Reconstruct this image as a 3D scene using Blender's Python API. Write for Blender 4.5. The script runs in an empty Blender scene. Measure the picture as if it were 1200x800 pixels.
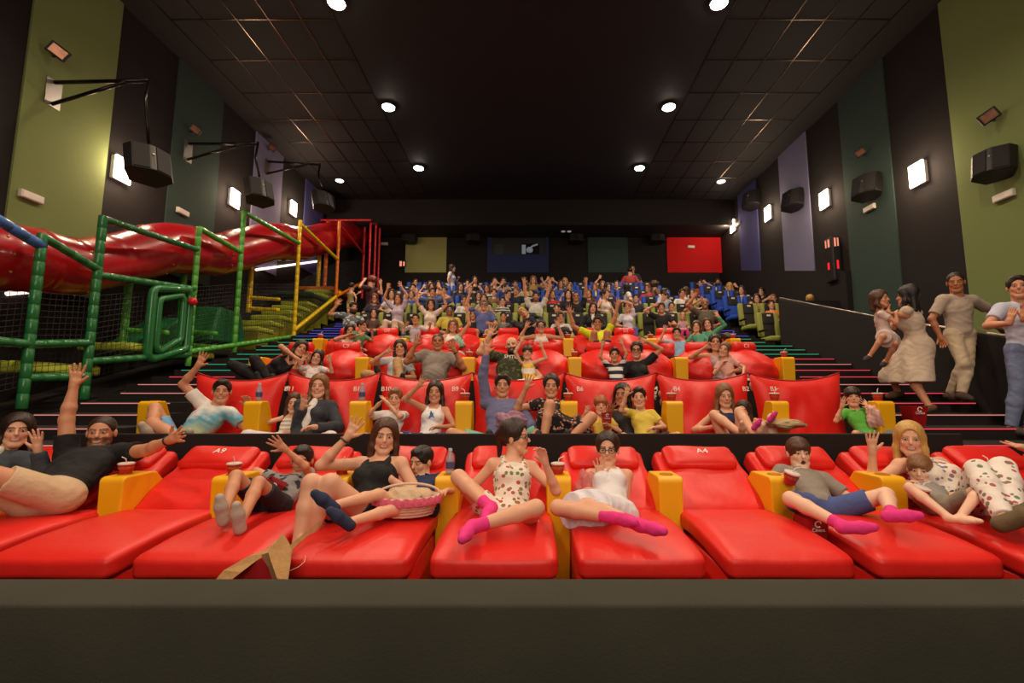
import bpy, bmesh, math, random
import numpy as np
from mathutils import Vector, Matrix

# ------------------------------------------------------------------ camera, world, lights
SC = bpy.context.scene
COL = SC.collection
PI = math.pi
F = 540.0                     # focal length in pixels of the 1200 px wide frame
PX, PY = 622.0, 400.0
TH = math.radians(6.45)       # camera tilts up
CT, ST = math.cos(TH), math.sin(TH)

cd = bpy.data.cameras.new('camera')
cam = bpy.data.objects.new('camera', cd)
COL.objects.link(cam)
cam.location = (0, 0, 0)
cam.rotation_euler = (PI / 2 + TH, 0, 0)
cd.sensor_width = 36.0
cd.lens = 36.0 * F / 1200.0
cd.shift_x = -(PX - 600.0) / 1200.0
cd.clip_start = 0.02
cd.clip_end = 100
SC.camera = cam

SC.view_settings.view_transform = 'Standard'
SC.view_settings.look = 'None'
SC.view_settings.gamma = 1.0
SC.view_settings.use_curve_mapping = False
SC.view_settings.exposure = 0.0

w = bpy.data.worlds.new('world')
SC.world = w
w.use_nodes = True
w.node_tree.nodes['Background'].inputs[0].default_value = (1.0, 0.8, 0.62, 1)
w.node_tree.nodes['Background'].inputs[1].default_value = 0.03

H = 6.63        # ceiling height above the camera
XW = 7.0        # side walls
YB = 16.5       # back wall
WARM = (1.0, 0.77, 0.55)


def lamp(name, kind, loc, power, color=WARM, rot=(0, 0, 0), size=0.3, spot=None, blend=0.6):
    l = bpy.data.lights.new(name, kind)
    l.energy = power
    l.color = color
    if kind == 'AREA':
        l.shape = 'SQUARE'
        l.size = size
    else:
        l.shadow_soft_size = size
    if kind == 'SPOT':
        l.spot_size = spot
        l.spot_blend = blend
    o = bpy.data.objects.new(name, l)
    o.location = loc
    o.rotation_euler = rot
    COL.objects.link(o)
    return o


# two rows of ceiling downlights; the unseen front pairs are added as fill
DOWN_Y = [-1.6, 1.3, 4.2, 7.13, 10.0, 12.9]
for y in DOWN_Y:
    for x in (-3.3, 3.2):
        pw = 400 if y > 0 else 430
        lamp('downlight_and_fill_lamp', 'SPOT', (x, y, H - 0.12), pw, WARM, (0, 0, 0), 0.12, math.radians(150), 0.9)
# unseen soft fill added behind the camera to brighten the stalls from the front
lamp('front_fill_lamp', 'AREA', (0, -5.0, 3.6), 330, (1.0, 0.80, 0.62), (math.radians(78), 0, 0), 5.0)

# ------------------------------------------------------------------ helpers


def srgb(c):
    if isinstance(c, str):
        c = c.lstrip('#')
        c = [int(c[i:i + 2], 16) / 255 for i in (0, 2, 4)]
    return tuple(x / 12.92 if x <= 0.04045 else ((x + 0.055) / 1.055) ** 2.4 for x in c)


def P(px, py, Y):
    """world point seen at photo pixel px,py whose depth from the camera is Y"""
    dx = (px - PX) / F
    dz = (PY - py) / F
    dy = CT - dz * ST
    z = ST + dz * CT
    k = Y / dy
    return Vector((dx * k, Y, z * k))


def PXP(px, py, X):
    """world point seen at px,py lying on the plane x = X"""
    dx = (px - PX) / F
    dz = (PY - py) / F
    k = X / dx
    return Vector((X, (CT - dz * ST) * k, (ST + dz * CT) * k))


MATS = {}


def mat(name, color, rough=0.6, metal=0.0, noise=0.0, nscale=8.0, bump=0.0, bscale=40.0, emit=None, estr=0.0, coat=0.0, alpha=None, trans=0.0):
    if name in MATS:
        return MATS[name]
    m = bpy.data.materials.new(name)
    m.use_nodes = True
    nt = m.node_tree
    b = nt.nodes['Principled BSDF']
    c = srgb(color)
    b.inputs['Base Color'].default_value = (*c, 1)
    b.inputs['Roughness'].default_value = rough
    b.inputs['Metallic'].default_value = metal
    b.inputs['Coat Weight'].default_value = coat
    if trans:
        b.inputs['Transmission Weight'].default_value = trans
    if alpha is not None:
        b.inputs['Alpha'].default_value = alpha
    if emit is not None:
        b.inputs['Emission Color'].default_value = (*srgb(emit), 1)
        b.inputs['Emission Strength'].default_value = estr
    if noise or bump:
        tc = nt.nodes.new('ShaderNodeTexCoord')
    if noise:
        n = nt.nodes.new('ShaderNodeTexNoise')
        n.inputs['Scale'].default_value = nscale
        n.inputs['Detail'].default_value = 4
        nt.links.new(tc.outputs['Object'], n.inputs['Vector'])
        r = nt.nodes.new('ShaderNodeMix')
        r.data_type = 'RGBA'
        r.inputs[6].default_value = (*[x * (1 - noise) for x in c], 1)
        r.inputs[7].default_value = (*[min(1, x * (1 + noise)) for x in c], 1)
        nt.links.new(n.outputs['Fac'], r.inputs[0])
        nt.links.new(r.outputs[2], b.inputs['Base Color'])
    if bump:
        n2 = nt.nodes.new('ShaderNodeTexNoise')
        n2.inputs['Scale'].default_value = bscale
        n2.inputs['Detail'].default_value = 3
        nt.links.new(tc.outputs['Object'], n2.inputs['Vector'])
        bp = nt.nodes.new('ShaderNodeBump')
        bp.inputs['Strength'].default_value = bump
        bp.inputs['Distance'].default_value = 0.02
        nt.links.new(n2.outputs['Fac'], bp.inputs['Height'])
        nt.links.new(bp.outputs['Normal'], b.inputs['Normal'])
    MATS[name] = m
    return m


def mesh_obj(name, verts, faces, material, parent=None, smooth=False, loc=None):
    me = bpy.data.meshes.new(name)
    me.from_pydata([tuple(v) for v in verts], [], faces)
    me.update()
    if smooth:
        me.polygons.foreach_set('use_smooth', [True] * len(me.polygons))
    me.materials.append(material)
    o = bpy.data.objects.new(name, me)
    COL.objects.link(o)
    if parent is not None:
        o.parent = parent
    if loc is not None:
        o.location = loc
    return o


class MB:
    """collects shapes into one mesh"""

    def __init__(s):
        s.v = []
        s.f = []

    def add(s, vs, fs):
        n = len(s.v)
        s.v += [tuple(v) for v in vs]
        s.f += [tuple(i + n for i in f) for f in fs]
        return s

    def box(s, x0, x1, y0, y1, z0, z1, M=None):
        vs = [Vector(p) for p in ((x0, y0, z0), (x1, y0, z0), (x1, y1, z0), (x0, y1, z0), (x0, y0, z1), (x1, y0, z1), (x1, y1, z1), (x0, y1, z1))]
        if M is not None:
            vs = [M @ v for v in vs]
        return s.add(vs, [(0, 3, 2, 1), (4, 5, 6, 7), (0, 1, 5, 4), (1, 2, 6, 5), (2, 3, 7, 6), (3, 0, 4, 7)])

    def rbox(s, x0, x1, y0, y1, z0, z1, r=0.02, seg=3, M=None, fn=None):
        """rounded box, optional deform fn(Vector)->Vector"""
        bm = bmesh.new()
        bmesh.ops.create_cube(bm, size=1)
        for v in bm.verts:
            v.co = Vector((x0 + (v.co.x + .5) * (x1 - x0), y0 + (v.co.y + .5) * (y1 - y0), z0 + (v.co.z + .5) * (z1 - z0)))
        bmesh.ops.bevel(bm, geom=list(bm.edges), offset=r, segments=seg, profile=0.5, affect='EDGES')
        bm.verts.index_update()
        vs = [v.co.copy() for v in bm.verts]
        if fn:
            vs = [fn(v) for v in vs]
        if M is not None:
            vs = [M @ v for v in vs]
        fs = [tuple(v.index for v in f.verts) for f in bm.faces]
        bm.free()
        return s.add(vs, fs)

    def tube(s, pts, r, n=10, cap=True, closed=False):
        pts = [Vector(p) for p in pts]
        rs = r if isinstance(r, (list, tuple)) else [r] * len(pts)
        m = len(pts)
        rings = []
        up = None
        for i, p in enumerate(pts):
            if closed:
                t = pts[(i + 1) % m] - pts[i - 1]
            else:
                t = pts[min(i + 1, m - 1)] - pts[max(i - 1, 0)]
            if t.length < 1e-9:
                t = Vector((0, 0, 1))
            t.normalize()
            if up is None:
                up = Vector((0, 0, 1)) if abs(t.z) < 0.9 else Vector((1, 0, 0))
            a = up - t * up.dot(t)
            if a.length < 1e-6:
                a = t.orthogonal()
            a.normalize()
            b = t.cross(a)
            up = a
            rings.append([p + (a * math.cos(2 * PI * j / n) + b * math.sin(2 * PI * j / n)) * rs[i] for j in range(n)])
        vs = [v for rg in rings for v in rg]
        fs = []
        for i in range(m if closed else m - 1):
            k = (i + 1) % m
            for j in range(n):
                fs.append((i * n + j, i * n + (j + 1) % n, k * n + (j + 1) % n, k * n + j))
        if cap and not closed:
            fs.append(tuple(range(n))[::-1])
            fs.append(tuple((m - 1) * n + j for j in range(n)))
        return s.add(vs, fs)

    def lathe(s, prof, c=(0, 0, 0), n=20, M=None, cap=True):
        """prof: list of (r,z)"""
        vs = []
        for r, z in prof:
            for j in range(n):
                v = Vector((c[0] + r * math.cos(2 * PI * j / n), c[1] + r * math.sin(2 * PI * j / n), c[2] + z))
                vs.append(M @ v if M is not None else v)
        fs = []
        for i in range(len(prof) - 1):
            for j in range(n):
                fs.append((i * n + j, i * n + (j + 1) % n, (i + 1) * n + (j + 1) % n, (i + 1) * n + j))
        if cap and prof[0][0] > 1e-6:
            fs.append(tuple(range(n))[::-1])
        if cap and prof[-1][0] > 1e-6:
            fs.append(tuple((len(prof) - 1) * n + j for j in range(n)))
        return s.add(vs, fs)

    def prism(s, poly, axis, a0, a1):
        """extrude 2D polygon along axis 0/1/2"""
        def mk(p, a):
            if axis == 0:
                return (a, p[0], p[1])
            if axis == 1:
                return (p[0], a, p[1])
            return (p[0], p[1], a)
        n = len(poly)
        vs = [mk(p, a0) for p in poly] + [mk(p, a1) for p in poly]
        fs = [tuple(range(n)), tuple(range(n, 2 * n))[::-1]]
        for i in range(n):
            fs.append((i, i + n, (i + 1) % n + n, (i + 1) % n))
        return s.add(vs, fs)

    def build(s, name, material, parent=None, smooth=False, bevel=0, loc=None, autosmooth=False, subsurf=0):
        o = mesh_obj(name, s.v, s.f, material, parent, smooth or autosmooth, loc)
        bm = bmesh.new()
        bm.from_mesh(o.data)
        bmesh.ops.recalc_face_normals(bm, faces=bm.faces)
        bm.to_mesh(o.data)
        bm.free()
        if autosmooth:
            ang = math.radians(38)
            bm = bmesh.new()
            bm.from_mesh(o.data)
            for e in bm.edges:
                if len(e.link_faces) == 2 and e.calc_face_angle(0) > ang:
                    e.smooth = False
            bm.to_mesh(o.data)
            bm.free()
        if bevel:
            md = o.modifiers.new('bevel', 'BEVEL')
            md.width = bevel
            md.segments = 2
            md.limit_method = 'ANGLE'
        if subsurf:
            md = o.modifiers.new('sub', 'SUBSURF')
            md.levels = md.render_levels = subsurf
        return o


def tag(o, label=None, cat=None, group=None, kind=None):
    if label:
        o['label'] = label
    if cat:
        o['category'] = cat
    if group:
        o['group'] = group
    if kind:
        o['kind'] = kind
    return o


def empty(name, loc=(0, 0, 0), rz=0.0, **kw):
    o = bpy.data.objects.new(name, None)
    o.empty_display_size = 0.1
    COL.objects.link(o)
    o.location = loc
    o.rotation_euler = (0, 0, rz)
    return tag(o, **kw)


def copy_tree(o, parent=None, loc=None, label=None, group=None, rz=None):
    c = o.copy()
    COL.objects.link(c)
    if parent is not None:
        c.parent = parent
    if loc is not None:
        c.location = loc
    if rz is not None:
        c.rotation_euler = (0, 0, rz)
    if label:
        c['label'] = label
    if group:
        c['group'] = group
    for ch in list(o.children):
        copy_tree(ch, c)
    return c


ORD = ['first', 'second', 'third', 'fourth', 'fifth', 'sixth', 'seventh', 'eighth', 'ninth', 'tenth', 'eleventh', 'twelfth', 'thirteenth', 'fourteenth', 'fifteenth', 'sixteenth', 'seventeenth', 'eighteenth', 'nineteenth', 'twentieth', 'twenty-first', 'twenty-second']


def text_obj(name, body, size, loc, rot, material, parent=None, ext=0.0015):
    c = bpy.data.curves.new(name, 'FONT')
    c.body = body
    c.size = size
    c.align_x = 'CENTER'
    c.align_y = 'CENTER'
    c.extrude = ext
    o = bpy.data.objects.new(name, c)
    dg = bpy.context.evaluated_depsgraph_get()
    me = bpy.data.meshes.new_from_object(o)
    bpy.data.objects.remove(o)
    me.materials.clear()
    me.materials.append(material)
    o = bpy.data.objects.new(name, me)
    COL.objects.link(o)
    o.location = loc
    o.rotation_euler = rot
    if parent is not None:
        o.parent = parent
    return o


# ------------------------------------------------------------------ materials
M_BLACK = mat('black_fabric_wall', '#1a1413', 0.9, noise=0.15, nscale=3)
M_CEIL = mat('black_ceiling_tile', '#120e0d', 0.75, noise=0.1, nscale=6)
M_TBAR = mat('ceiling_bar', '#6a584a', 0.25, metal=0.9)
M_STEP = mat('black_carpet', '#1b1614', 0.9, noise=0.2, nscale=30)
M_LEDGE = mat('dark_olive_felt', '#35362b', 0.95, noise=0.28, nscale=2.2, bump=0.15, bscale=90)
M_GREEN = mat('olive_green_fabric', '#78854f', 0.9, noise=0.05, nscale=50, bump=0.1, bscale=150)
M_TEAL = mat('dark_teal_fabric', '#31453e', 0.9, noise=0.05, nscale=50)
M_LILAC = mat('lilac_fabric', '#7c7c9c', 0.9, noise=0.05, nscale=50)
M_BLUEF = mat('blue_violet_fabric', '#494c86', 0.9, noise=0.05, nscale=50)
M_NAVY = mat('navy_fabric', '#2b3660', 0.9, noise=0.05, nscale=50)
M_LIME = mat('pale_lime_fabric', '#a5a566', 0.9, noise=0.05, nscale=50)
M_REDF = mat('red_fabric', '#d80c10', 0.9, noise=0.03, nscale=50)
M_RED = mat('red_leatherette', '#e0261f', 0.42, noise=0.05, nscale=3, bump=0.25, bscale=9)
M_RED.node_tree.nodes['Principled BSDF'].inputs['Specular IOR Level'].default_value = .42
M_YEL = mat('yellow_plastic', '#f2b60a', 0.45, noise=0.03, nscale=4)
M_BLKPL = mat('black_plastic', '#1c1a1a', 0.5)
M_METAL = mat('brushed_metal', '#b5aca0', 0.3, metal=0.9)
M_WHITE = mat('white_print', '#f2eee8', 0.6)
M_LAMP = mat('lit_lamp', '#ffffff', 0.5, emit='#ffe6cc', estr=14)
M_SPOT = mat('lit_downlight', '#ffffff', 0.5, emit='#fff0dc', estr=60)
M_LEDR = mat('red_led_strip', '#602020', 0.4, emit='#ff4a5a', estr=0.8)
M_LEDP = mat('pale_red_led_strip', '#806060', 0.4, emit='#ff9a90', estr=0.6)
M_LEDG = mat('green_led_strip', '#206040', 0.4, emit='#50d8a0', estr=0.45)
M_LEDB = mat('blue_led_strip', '#202060', 0.4, emit='#6868ff', estr=0.6)
M_PGREEN = mat('green_padding', '#25713c', 0.3, coat=0.3, bump=0.1, bscale=20)
M_PLGREEN = mat('light_green_padding', '#55a53f', 0.3, coat=0.3)
M_PYEL = mat('yellow_padding', '#e8c418', 0.3, coat=0.3)
M_PORA = mat('orange_padding', '#e87818', 0.3, coat=0.3)
M_PRED = mat('red_padding', '#d8202c', 0.3, coat=0.3)
M_PBLUE = mat('blue_padding', '#3b6bb0', 0.3, coat=0.3)
M_TUBE = mat('red_slide_plastic', '#ad0f1a', 0.28, coat=0.4)
M_NET = mat('black_netting', '#18161c', 0.8)
M_LGPAD = mat('lime_foam_pad', '#b5c23e', 0.5)

# ------------------------------------------------------------------ room shell


def struct(mb, name, m, **kw):
    o = mb.build(name, m, **kw)
    o['kind'] = 'structure'
    return o


struct(MB().box(-XW, XW, -6.3, YB + 0.2, H, H + 0.1), 'ceiling', M_CEIL)
struct(MB().box(-XW - 0.1, -XW, -6.3, YB + 0.2, -1.6, H), 'wall_left', M_BLACK)
struct(MB().box(XW, XW + 0.1, -6.3, YB + 0.2, -1.6, H), 'wall_right', M_BLACK)
struct(MB().box(-XW - 0.1, XW + 0.1, YB, YB + 0.1, -1.6, H), 'wall_back', M_BLACK)
struct(MB().box(-XW - 0.1, XW + 0.1, -6.4, -6.3, -1.6, H), 'wall_front', M_BLACK)
struct(MB().box(-XW - 0.1, XW + 0.1, -6.4, YB + 0.1, -1.7, -1.6), 'floor', M_STEP)
# lowered beam in front of the back wall, its underside lit by the wall lamps
struct(MB().box(-XW, XW, 15.2, YB, 5.72, H), 'trim_1', M_BLACK)

# ceiling grid bars
gb = MB()
for xx in (3.49, 4.08, 4.67, 5.25, 5.84, 6.42):
    for sx in (-1, 1):
        gb.box(sx * xx - 0.008, sx * xx + 0.008, 4.5, 15.2, H - 0.012, H + 0.01)
for k in range(-3, 9):
    y = 7.52 + 1.01 * k
    if 4.5 < y < 15.2:
        gb.box(-6.42, -3.49, y - 0.008, y + 0.008, H - 0.0125, H + 0.01)
        gb.box(3.49, 6.42, y - 0.008, y + 0.008, H - 0.0125, H + 0.01)
struct(gb, 'trim_2', M_TBAR)

# coloured fabric stripes on the side walls (full height panels)
def ywall(px, py):
    return PXP(px, py, XW if px > PX else -XW).y


YG = ywall(1128.3, 258)
yt0, yt1 = ywall(1051.7, 258), ywall(994, 258)
yl0, yl1 = ywall(955.5, 315), ywall(921, 315)
yb0, yb1 = ywall(892, 314), ywall(869.5, 314)
STR = [('olive', M_GREEN, YG - 1.30, YG, -0.6), ('teal', M_TEAL, yt0, yt1, 0.6), ('lilac', M_LILAC, yl0, yl1, 2.9), ('blue', M_BLUEF, yb0, yb1, 3.6)]
for sx in (-1, 1):
    for nm, m, y0, y1, zb in STR:
        a, b = (XW - 0.03, XW) if sx > 0 else (-XW, -XW + 0.03)
        o = MB().box(a, b, y0, y1, zb if sx > 0 else {'olive': 1.5, 'teal': 2.3, 'lilac': 3.2, 'blue': 3.8}[nm], H).build('wall_panel', m)
        tag(o, {'olive': 'tall olive green fabric panel nearest the front on the %s wall',
                'teal': 'tall dark teal fabric panel on the %s wall beside the lamps',
                'lilac': 'tall pale lilac fabric panel on the %s wall',
                'blue': 'narrow blue violet fabric panel farthest back on the %s wall'}[nm] % ('right' if sx > 0 else 'left'), 'wall panel')
# black dado on the right wall, following the rake of the stand
y0 = yt1 + 0.02
d0, d1 = 2.66, 4.38
struct(MB().prism([(y0, -0.5), (15.2, -0.5), (YB, -0.5), (YB, d1), (15.2, d1 - .25), (y0, d0)], 0, XW - 0.14, XW - 0.001), 'trim_3', M_BLACK)
struct(MB().box(-XW, XW - 0.14, YB - 0.12, YB, 2.0, 4.38), 'trim_4', M_BLACK)

# back wall fabric panels
def zback(py):
    return P(600, py, YB - 0.05).z


for x0, x1, m, lab in ((475, 523, M_LIME, 'pale lime fabric panel on the back wall'), (689, 736, M_TEAL, 'dark teal fabric panel on the back wall'),
                       (782, 847, M_REDF, 'bright red fabric panel on the back wall')):
    a, b = P(x0, 300, YB - 0.05), P(x1, 300, YB - 0.05)
    tag(MB().box(a.x, b.x, YB - 0.05, YB, zback(320), zback(267)).build('wall_panel', m), lab, 'wall panel')
# navy panel with the projection window
r = empty('projection_bay', (0, YB - 0.06, zback(320)), label='navy blue wall panel with two projection booth windows', cat='projection window')
def bx(pa, pb, ya, yb, za, zb, mb):
    a, b = P(pa, 300, YB - 0.06).x, P(pb, 300, YB - 0.06).x
    return mb.box(a, b, ya, yb, za, zb)
zo = zback(320)
mb = MB()
bx(571, 643, 0, 0.05, 0, zback(298) - zo, mb)
bx(571, 643, 0, 0.05, zback(276) - zo, zback(267) - zo, mb)
bx(571, 576, 0, 0.05, zback(298) - zo, zback(276) - zo, mb)
bx(639, 643, 0, 0.05, zback(298) - zo, zback(276) - zo, mb)
mb.build('panel', M_NAVY, r)
mb = MB()
bx(576, 639, 0.052, 0.056, zback(298) - zo, zback(276) - zo, mb)
mb.build('recess', M_BLKPL, r)
mb = MB()
bx(580, 590, 0.035, 0.05, zback(297.5) - zo, zback(286) - zo, mb)
mb.build('window_pane', mat('booth_glass_dim', '#3a3a36', 0.3), r)
mb = MB()
bx(611, 632, 0.035, 0.05, zback(297.5) - zo, zback(285) - zo, mb)
g = mb.build('window_pane', mat('booth_glass_dark', '#14141a', 0.2), r)
mb = MB()
bx(611.5, 616, 0.028, 0.034, zback(297.2) - zo, zback(286.5) - zo, mb)
a = P(618, 300, YB - .06).x
mb.lathe([(0, -0.1), (0.10, -0.07), (0.13, 0.02), (0.07, 0.10), (0, 0.11)], (a + .08, 0.0, zback(293) - zo), 12)
mb.tube([(a + .1, 0.0, zback(291) - zo), (a + .2, 0, zback(288) - zo), (a + .38, 0, zback(286.3) - zo)], 0.03, 8)
mb.build('projector', mat('projector_glow', '#7f8890', 0.4, emit='#a8b0b8', estr=0.25), g)

# exit signs
M_SIGN = mat('lit_sign', '#703020', 0.5, emit='#ff9a7a', estr=0.9)
M_SIGNR = mat('lit_red_sign', '#a01018', 0.5, emit='#ff2030', estr=.9)
r = empty('exit_sign', P(471.5, 309, YB - .06), label='small glowing orange sign on the back wall beside the lime panel', cat='sign')
MB().box(-.14, .14, 0, .06, -.12, .12).build('sign_box', M_BLKPL, r)
mb = MB()
mb.box(-.1, -.02, -.006, .0, -.09, .1)
mb.box(.03, .09, -.006, .0, -.08, .08)
mb.build('symbol', M_SIGN, r)
c = PXP(974, 300, XW - 0.16)
r = empty('exit_sign', (XW - 0.03, c.y, c.z), label='black upright sign column with glowing orange and red symbols on right wall', cat='sign')
z0, z1 = PXP(975, 330, XW - .2).z - c.z, PXP(971, 279, XW - .2).z - c.z
MB().rbox(-.2, 0, -.16, .16, z0, z1, .03).build('sign_box', M_BLKPL, r)
zz = PXP(972, 285.5, XW - .2).z - c.z
mb = MB()
mb.box(-.206, -.2, -.08, -.02, zz - .09, zz + .09)
mb.box(-.206, -.2, .03, .07, zz - .08, zz + .09)
mb.box(-.15, -.11, -.166, -.16, zz - .1, zz + .1)
mb.box(-.08, -.05, -.166, -.16, zz - .09, zz + .1)
mb.build('symbol', M_SIGN, r)
zz = PXP(975, 311, XW - .2).z - c.z
mb = MB()
mb.box(-.206, -.2, -.03, .03, zz - .08, zz + .08)
mb.box(-.12, -.08, -.166, -.16, zz - .1, zz + .1)
mb.build('symbol', M_SIGNR, r)

# ceiling downlights
for i, y in enumerate(DOWN_Y):
    for sx, x in (('left', -3.3), ('right', 3.2)):
        if y < 6:
            lab = 'unseen ceiling fill light near the front, %s side' % sx
            continue
        where = {7.13: 'at the top edge of the picture', 10.0: 'in the middle of the ceiling', 12.9: 'farthest back over the crowd'}[y]
        r = empty('ceiling_downlight', (x, y, H), label='round bright ceiling downlight on the %s side, %s' % (sx, where), cat='ceiling light', group='round downlights in the black ceiling')
        MB().lathe([(0.142, -0.045), (0.165, -0.045), (0.165, 0.0), (0.142, 0.0)], n=24, cap=False).build('trim_ring', M_BLKPL, r, autosmooth=True)
        MB().lathe([(0, -0.085), (0.09, -0.085), (0.14, -0.05), (0.14, 0.0)], n=24).build('lamp_glass', M_SPOT, r, smooth=True)
for px, py, lab in ((845, 212, 'small dim recessed ceiling spot near the right wall at the back'), (398, 211, 'small dim recessed ceiling spot near the left wall at the back')):
    a = math.atan((PY - py) / F) + TH
    p = P(px, py, H / math.tan(a))
    r = empty('recessed_spot', (p.x, p.y, H), label=lab, cat='ceiling light')
    MB().lathe([(0.10, -0.02), (0.15, -0.02), (0.15, 0.0), (0.10, 0.0)], n=20, cap=False).build('trim_ring', M_BLKPL, r)
    MB().lathe([(0, -0.05), (0.12, -0.03), (0.13, 0.0)], n=20).build('lamp_glass', mat('lit_spot_dim', '#ffffff', .5, emit='#fff0dc', estr=5), r, smooth=True)
# tiny dim spots under the beam
for px, py in ((660, 261), (667, 262)):
    p = P(px, py, 15.8)
    r = tag(MB().lathe([(0, -.03), (.06, -.02), (.08, 0)], n=14).build('recessed_spot', mat('dim_spot', '#c8c0b8', .4, emit='#ffffff', estr=.15), loc=(p.x, p.y, 5.715)),
            'tiny unlit spot under the beam above the booth, %s of the pair' % ('left' if px < 664 else 'right'), 'ceiling light')

# square wall lamps
WL = {1: [(1077.5, 204), (968, 234), (901.5, 250), (860, 265)], -1: [(140.5, 199), (273, 232.5), (342, 244), (386, 254)]}
NEAR = ['nearest the camera', 'second from the front', 'third from the front', 'farthest back']
for sx in (-1, 1):
    for k, (px, py) in enumerate(WL[sx]):
        p = PXP(px, py, sx * (XW - .03))
        if sx < 0 and k == 3:
            continue
        r = empty('wall_lamp', (sx * XW, p.y, p.z), 0 if sx > 0 else PI, label='bright square wall lamp on the %s wall, %s' % ('right' if sx > 0 else 'left', NEAR[k]), cat='wall lamp', group='square wall lamps')
        MB().box(-.07, 0, -.15, .15, -.20, .20).build('lamp_housing', M_WHITE, r, bevel=.01)
        MB().rbox(-.10, -.07, -.155, .155, -.205, .205, .012).build('lamp_glass', M_LAMP, r)
        lamp('wall_lamp_light', 'POINT', (sx * (XW - .3), p.y, p.z), 38, (1, .74, .5), size=.12)

# wall speakers, right side
def speaker(loc, rz, tilt, s, name, label, parent=None):
    r = empty(name, loc, rz, label=label, cat='speaker', group='black cinema surround speakers')
    M = Matrix.Rotation(tilt, 4, 'X')
    # cabinet: hexagonal wedge with two angled front faces
    poly = [(-.30, .12), (-.24, .0), (-.02, -.06), (.02, -.06), (.24, .0), (.30, .12), (.17, .34), (-.17, .34)]
    mb = MB().prism([(x * s, y * s) for x, y in poly], 2, -.23 * s, .23 * s)
    mb.v = [tuple(M @ Vector(v)) for v in mb.v]
    c = mb.build('cabinet', M_BLKPL, r, bevel=.012)
    for sg in (-1, 1):
        q = MB().box(-.095 * s, .095 * s, -.008, .004, -.21 * s, .21 * s, M @ Matrix.Translation((sg * .135 * s, -.034 * s, 0)) @ Matrix.Rotation(sg * .265, 4, 'Z'))
        q.build('grille', mat('speaker_grille', '#242120', .8, bump=.3, bscale=400), c)
    MB().tube([M @ Vector((0, -.075 * s, .05 * s)), M @ Vector((0, -.06 * s, .05 * s))], .016 * s, 10).build('badge', M_METAL, c)
    return r
for k, (px, py) in enumerate([(1161, 188), (1012, 216), (926, 232), (878, 232)]):
    p = PXP(px, py, XW - .28)
    r = speaker(p, math.radians(-62), math.radians(-16), (.86, .95, 1, 1.05)[k], 'wall_speaker', 'black wedge speaker fixed to the right wall, ' + ('on the olive panel', 'on the teal panel', 'on the lilac panel', 'on the blue panel at the back')[k])
    MB().tube([(0.0, .3, 0), (.12, .48, .0)], .03).build('bracket', M_BLKPL, r)
# small white plates below them
for px, py, lab in ((1178, 229.5, 'right wall olive panel'), (1020, 244, 'right wall teal panel'), (865, 263, 'right wall blue panel'), (35, 230.5, 'left wall olive panel'), (213, 248.5, 'left wall teal panel')):
    sx = 1 if px > PX else -1
    p = PXP(px, py, sx * (XW - .04))
    r = empty('emergency_light', (sx * (XW - .03), p.y, p.z), 0 if sx > 0 else PI, label='small white emergency light box on the ' + lab, cat='emergency light')
    MB().rbox(-.06, 0, -.15, .15, -.055, .055, .012).build('housing', mat('white_plastic', '#d8cfc4', .5), r)
    MB().box(-.064, -.06, -.13, .13, -.04, .04).build('diffuser', mat('frosted', '#efe6da', .4), r)
for px, py, lab, yy in ((451, 286, 'left end of back wall', YB), (809.5, 289.5, 'red panel of the back wall', YB - .05)):
    p = P(px, py, yy)
    r = empty('emergency_light', (p.x, yy, p.z), PI / 2, label='small white emergency light box on the ' + lab, cat='emergency light')
    MB().rbox(-.06, 0, -.13, .13, -.055, .055, .012).build('housing', MATS['white_plastic'], r)
    MB().box(-.064, -.06, -.12, .12, -.04, .04).build('diffuser', MATS['frosted'], r)
# floodlights above the speakers
for px, py, s, lab in ((1159, 136, .72, 'right wall olive panel'), (1008, 178.5, .6, 'right wall teal panel'), (874, 205, .6, 'right wall blue panel'),
                       (68, 60, .72, 'left wall olive panel'), (229, 151.5, .62, 'left wall teal panel'), (319, 173, .6, 'left wall lilac panel')):
    sx = 1 if px > PX else -1
    p = PXP(px, py, sx * (XW - .2))
    r = empty('floodlight', p, 0 if sx > 0 else 0, label='small unlit floodlight with square reflector on the ' + lab, cat='floodlight')
    M = Matrix.Rotation(math.radians(-40 * sx), 4, 'Z') @ Matrix.Rotation(math.radians(22), 4, 'X') @ Matrix.Rotation(math.radians(-28 * sx), 4, 'Y')
    MB().rbox(-.16 * s, .16 * s, 0, .07, -.12 * s, .12 * s, .012, M=M).build('housing', M_BLKPL, r)
    MB().box(-.12 * s, .12 * s, -.006, 0, -.085 * s, .085 * s, M).build('reflector', mat('copper_reflector', '#a87860', .25, metal=.7, noise=.6, nscale=12), r)
    MB().tube([M @ Vector((0, .07, 0)), (sx * .14, .1, 0), (sx * .2, .1, 0)], .018, 8).build('bracket', M_BLKPL, r)
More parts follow.
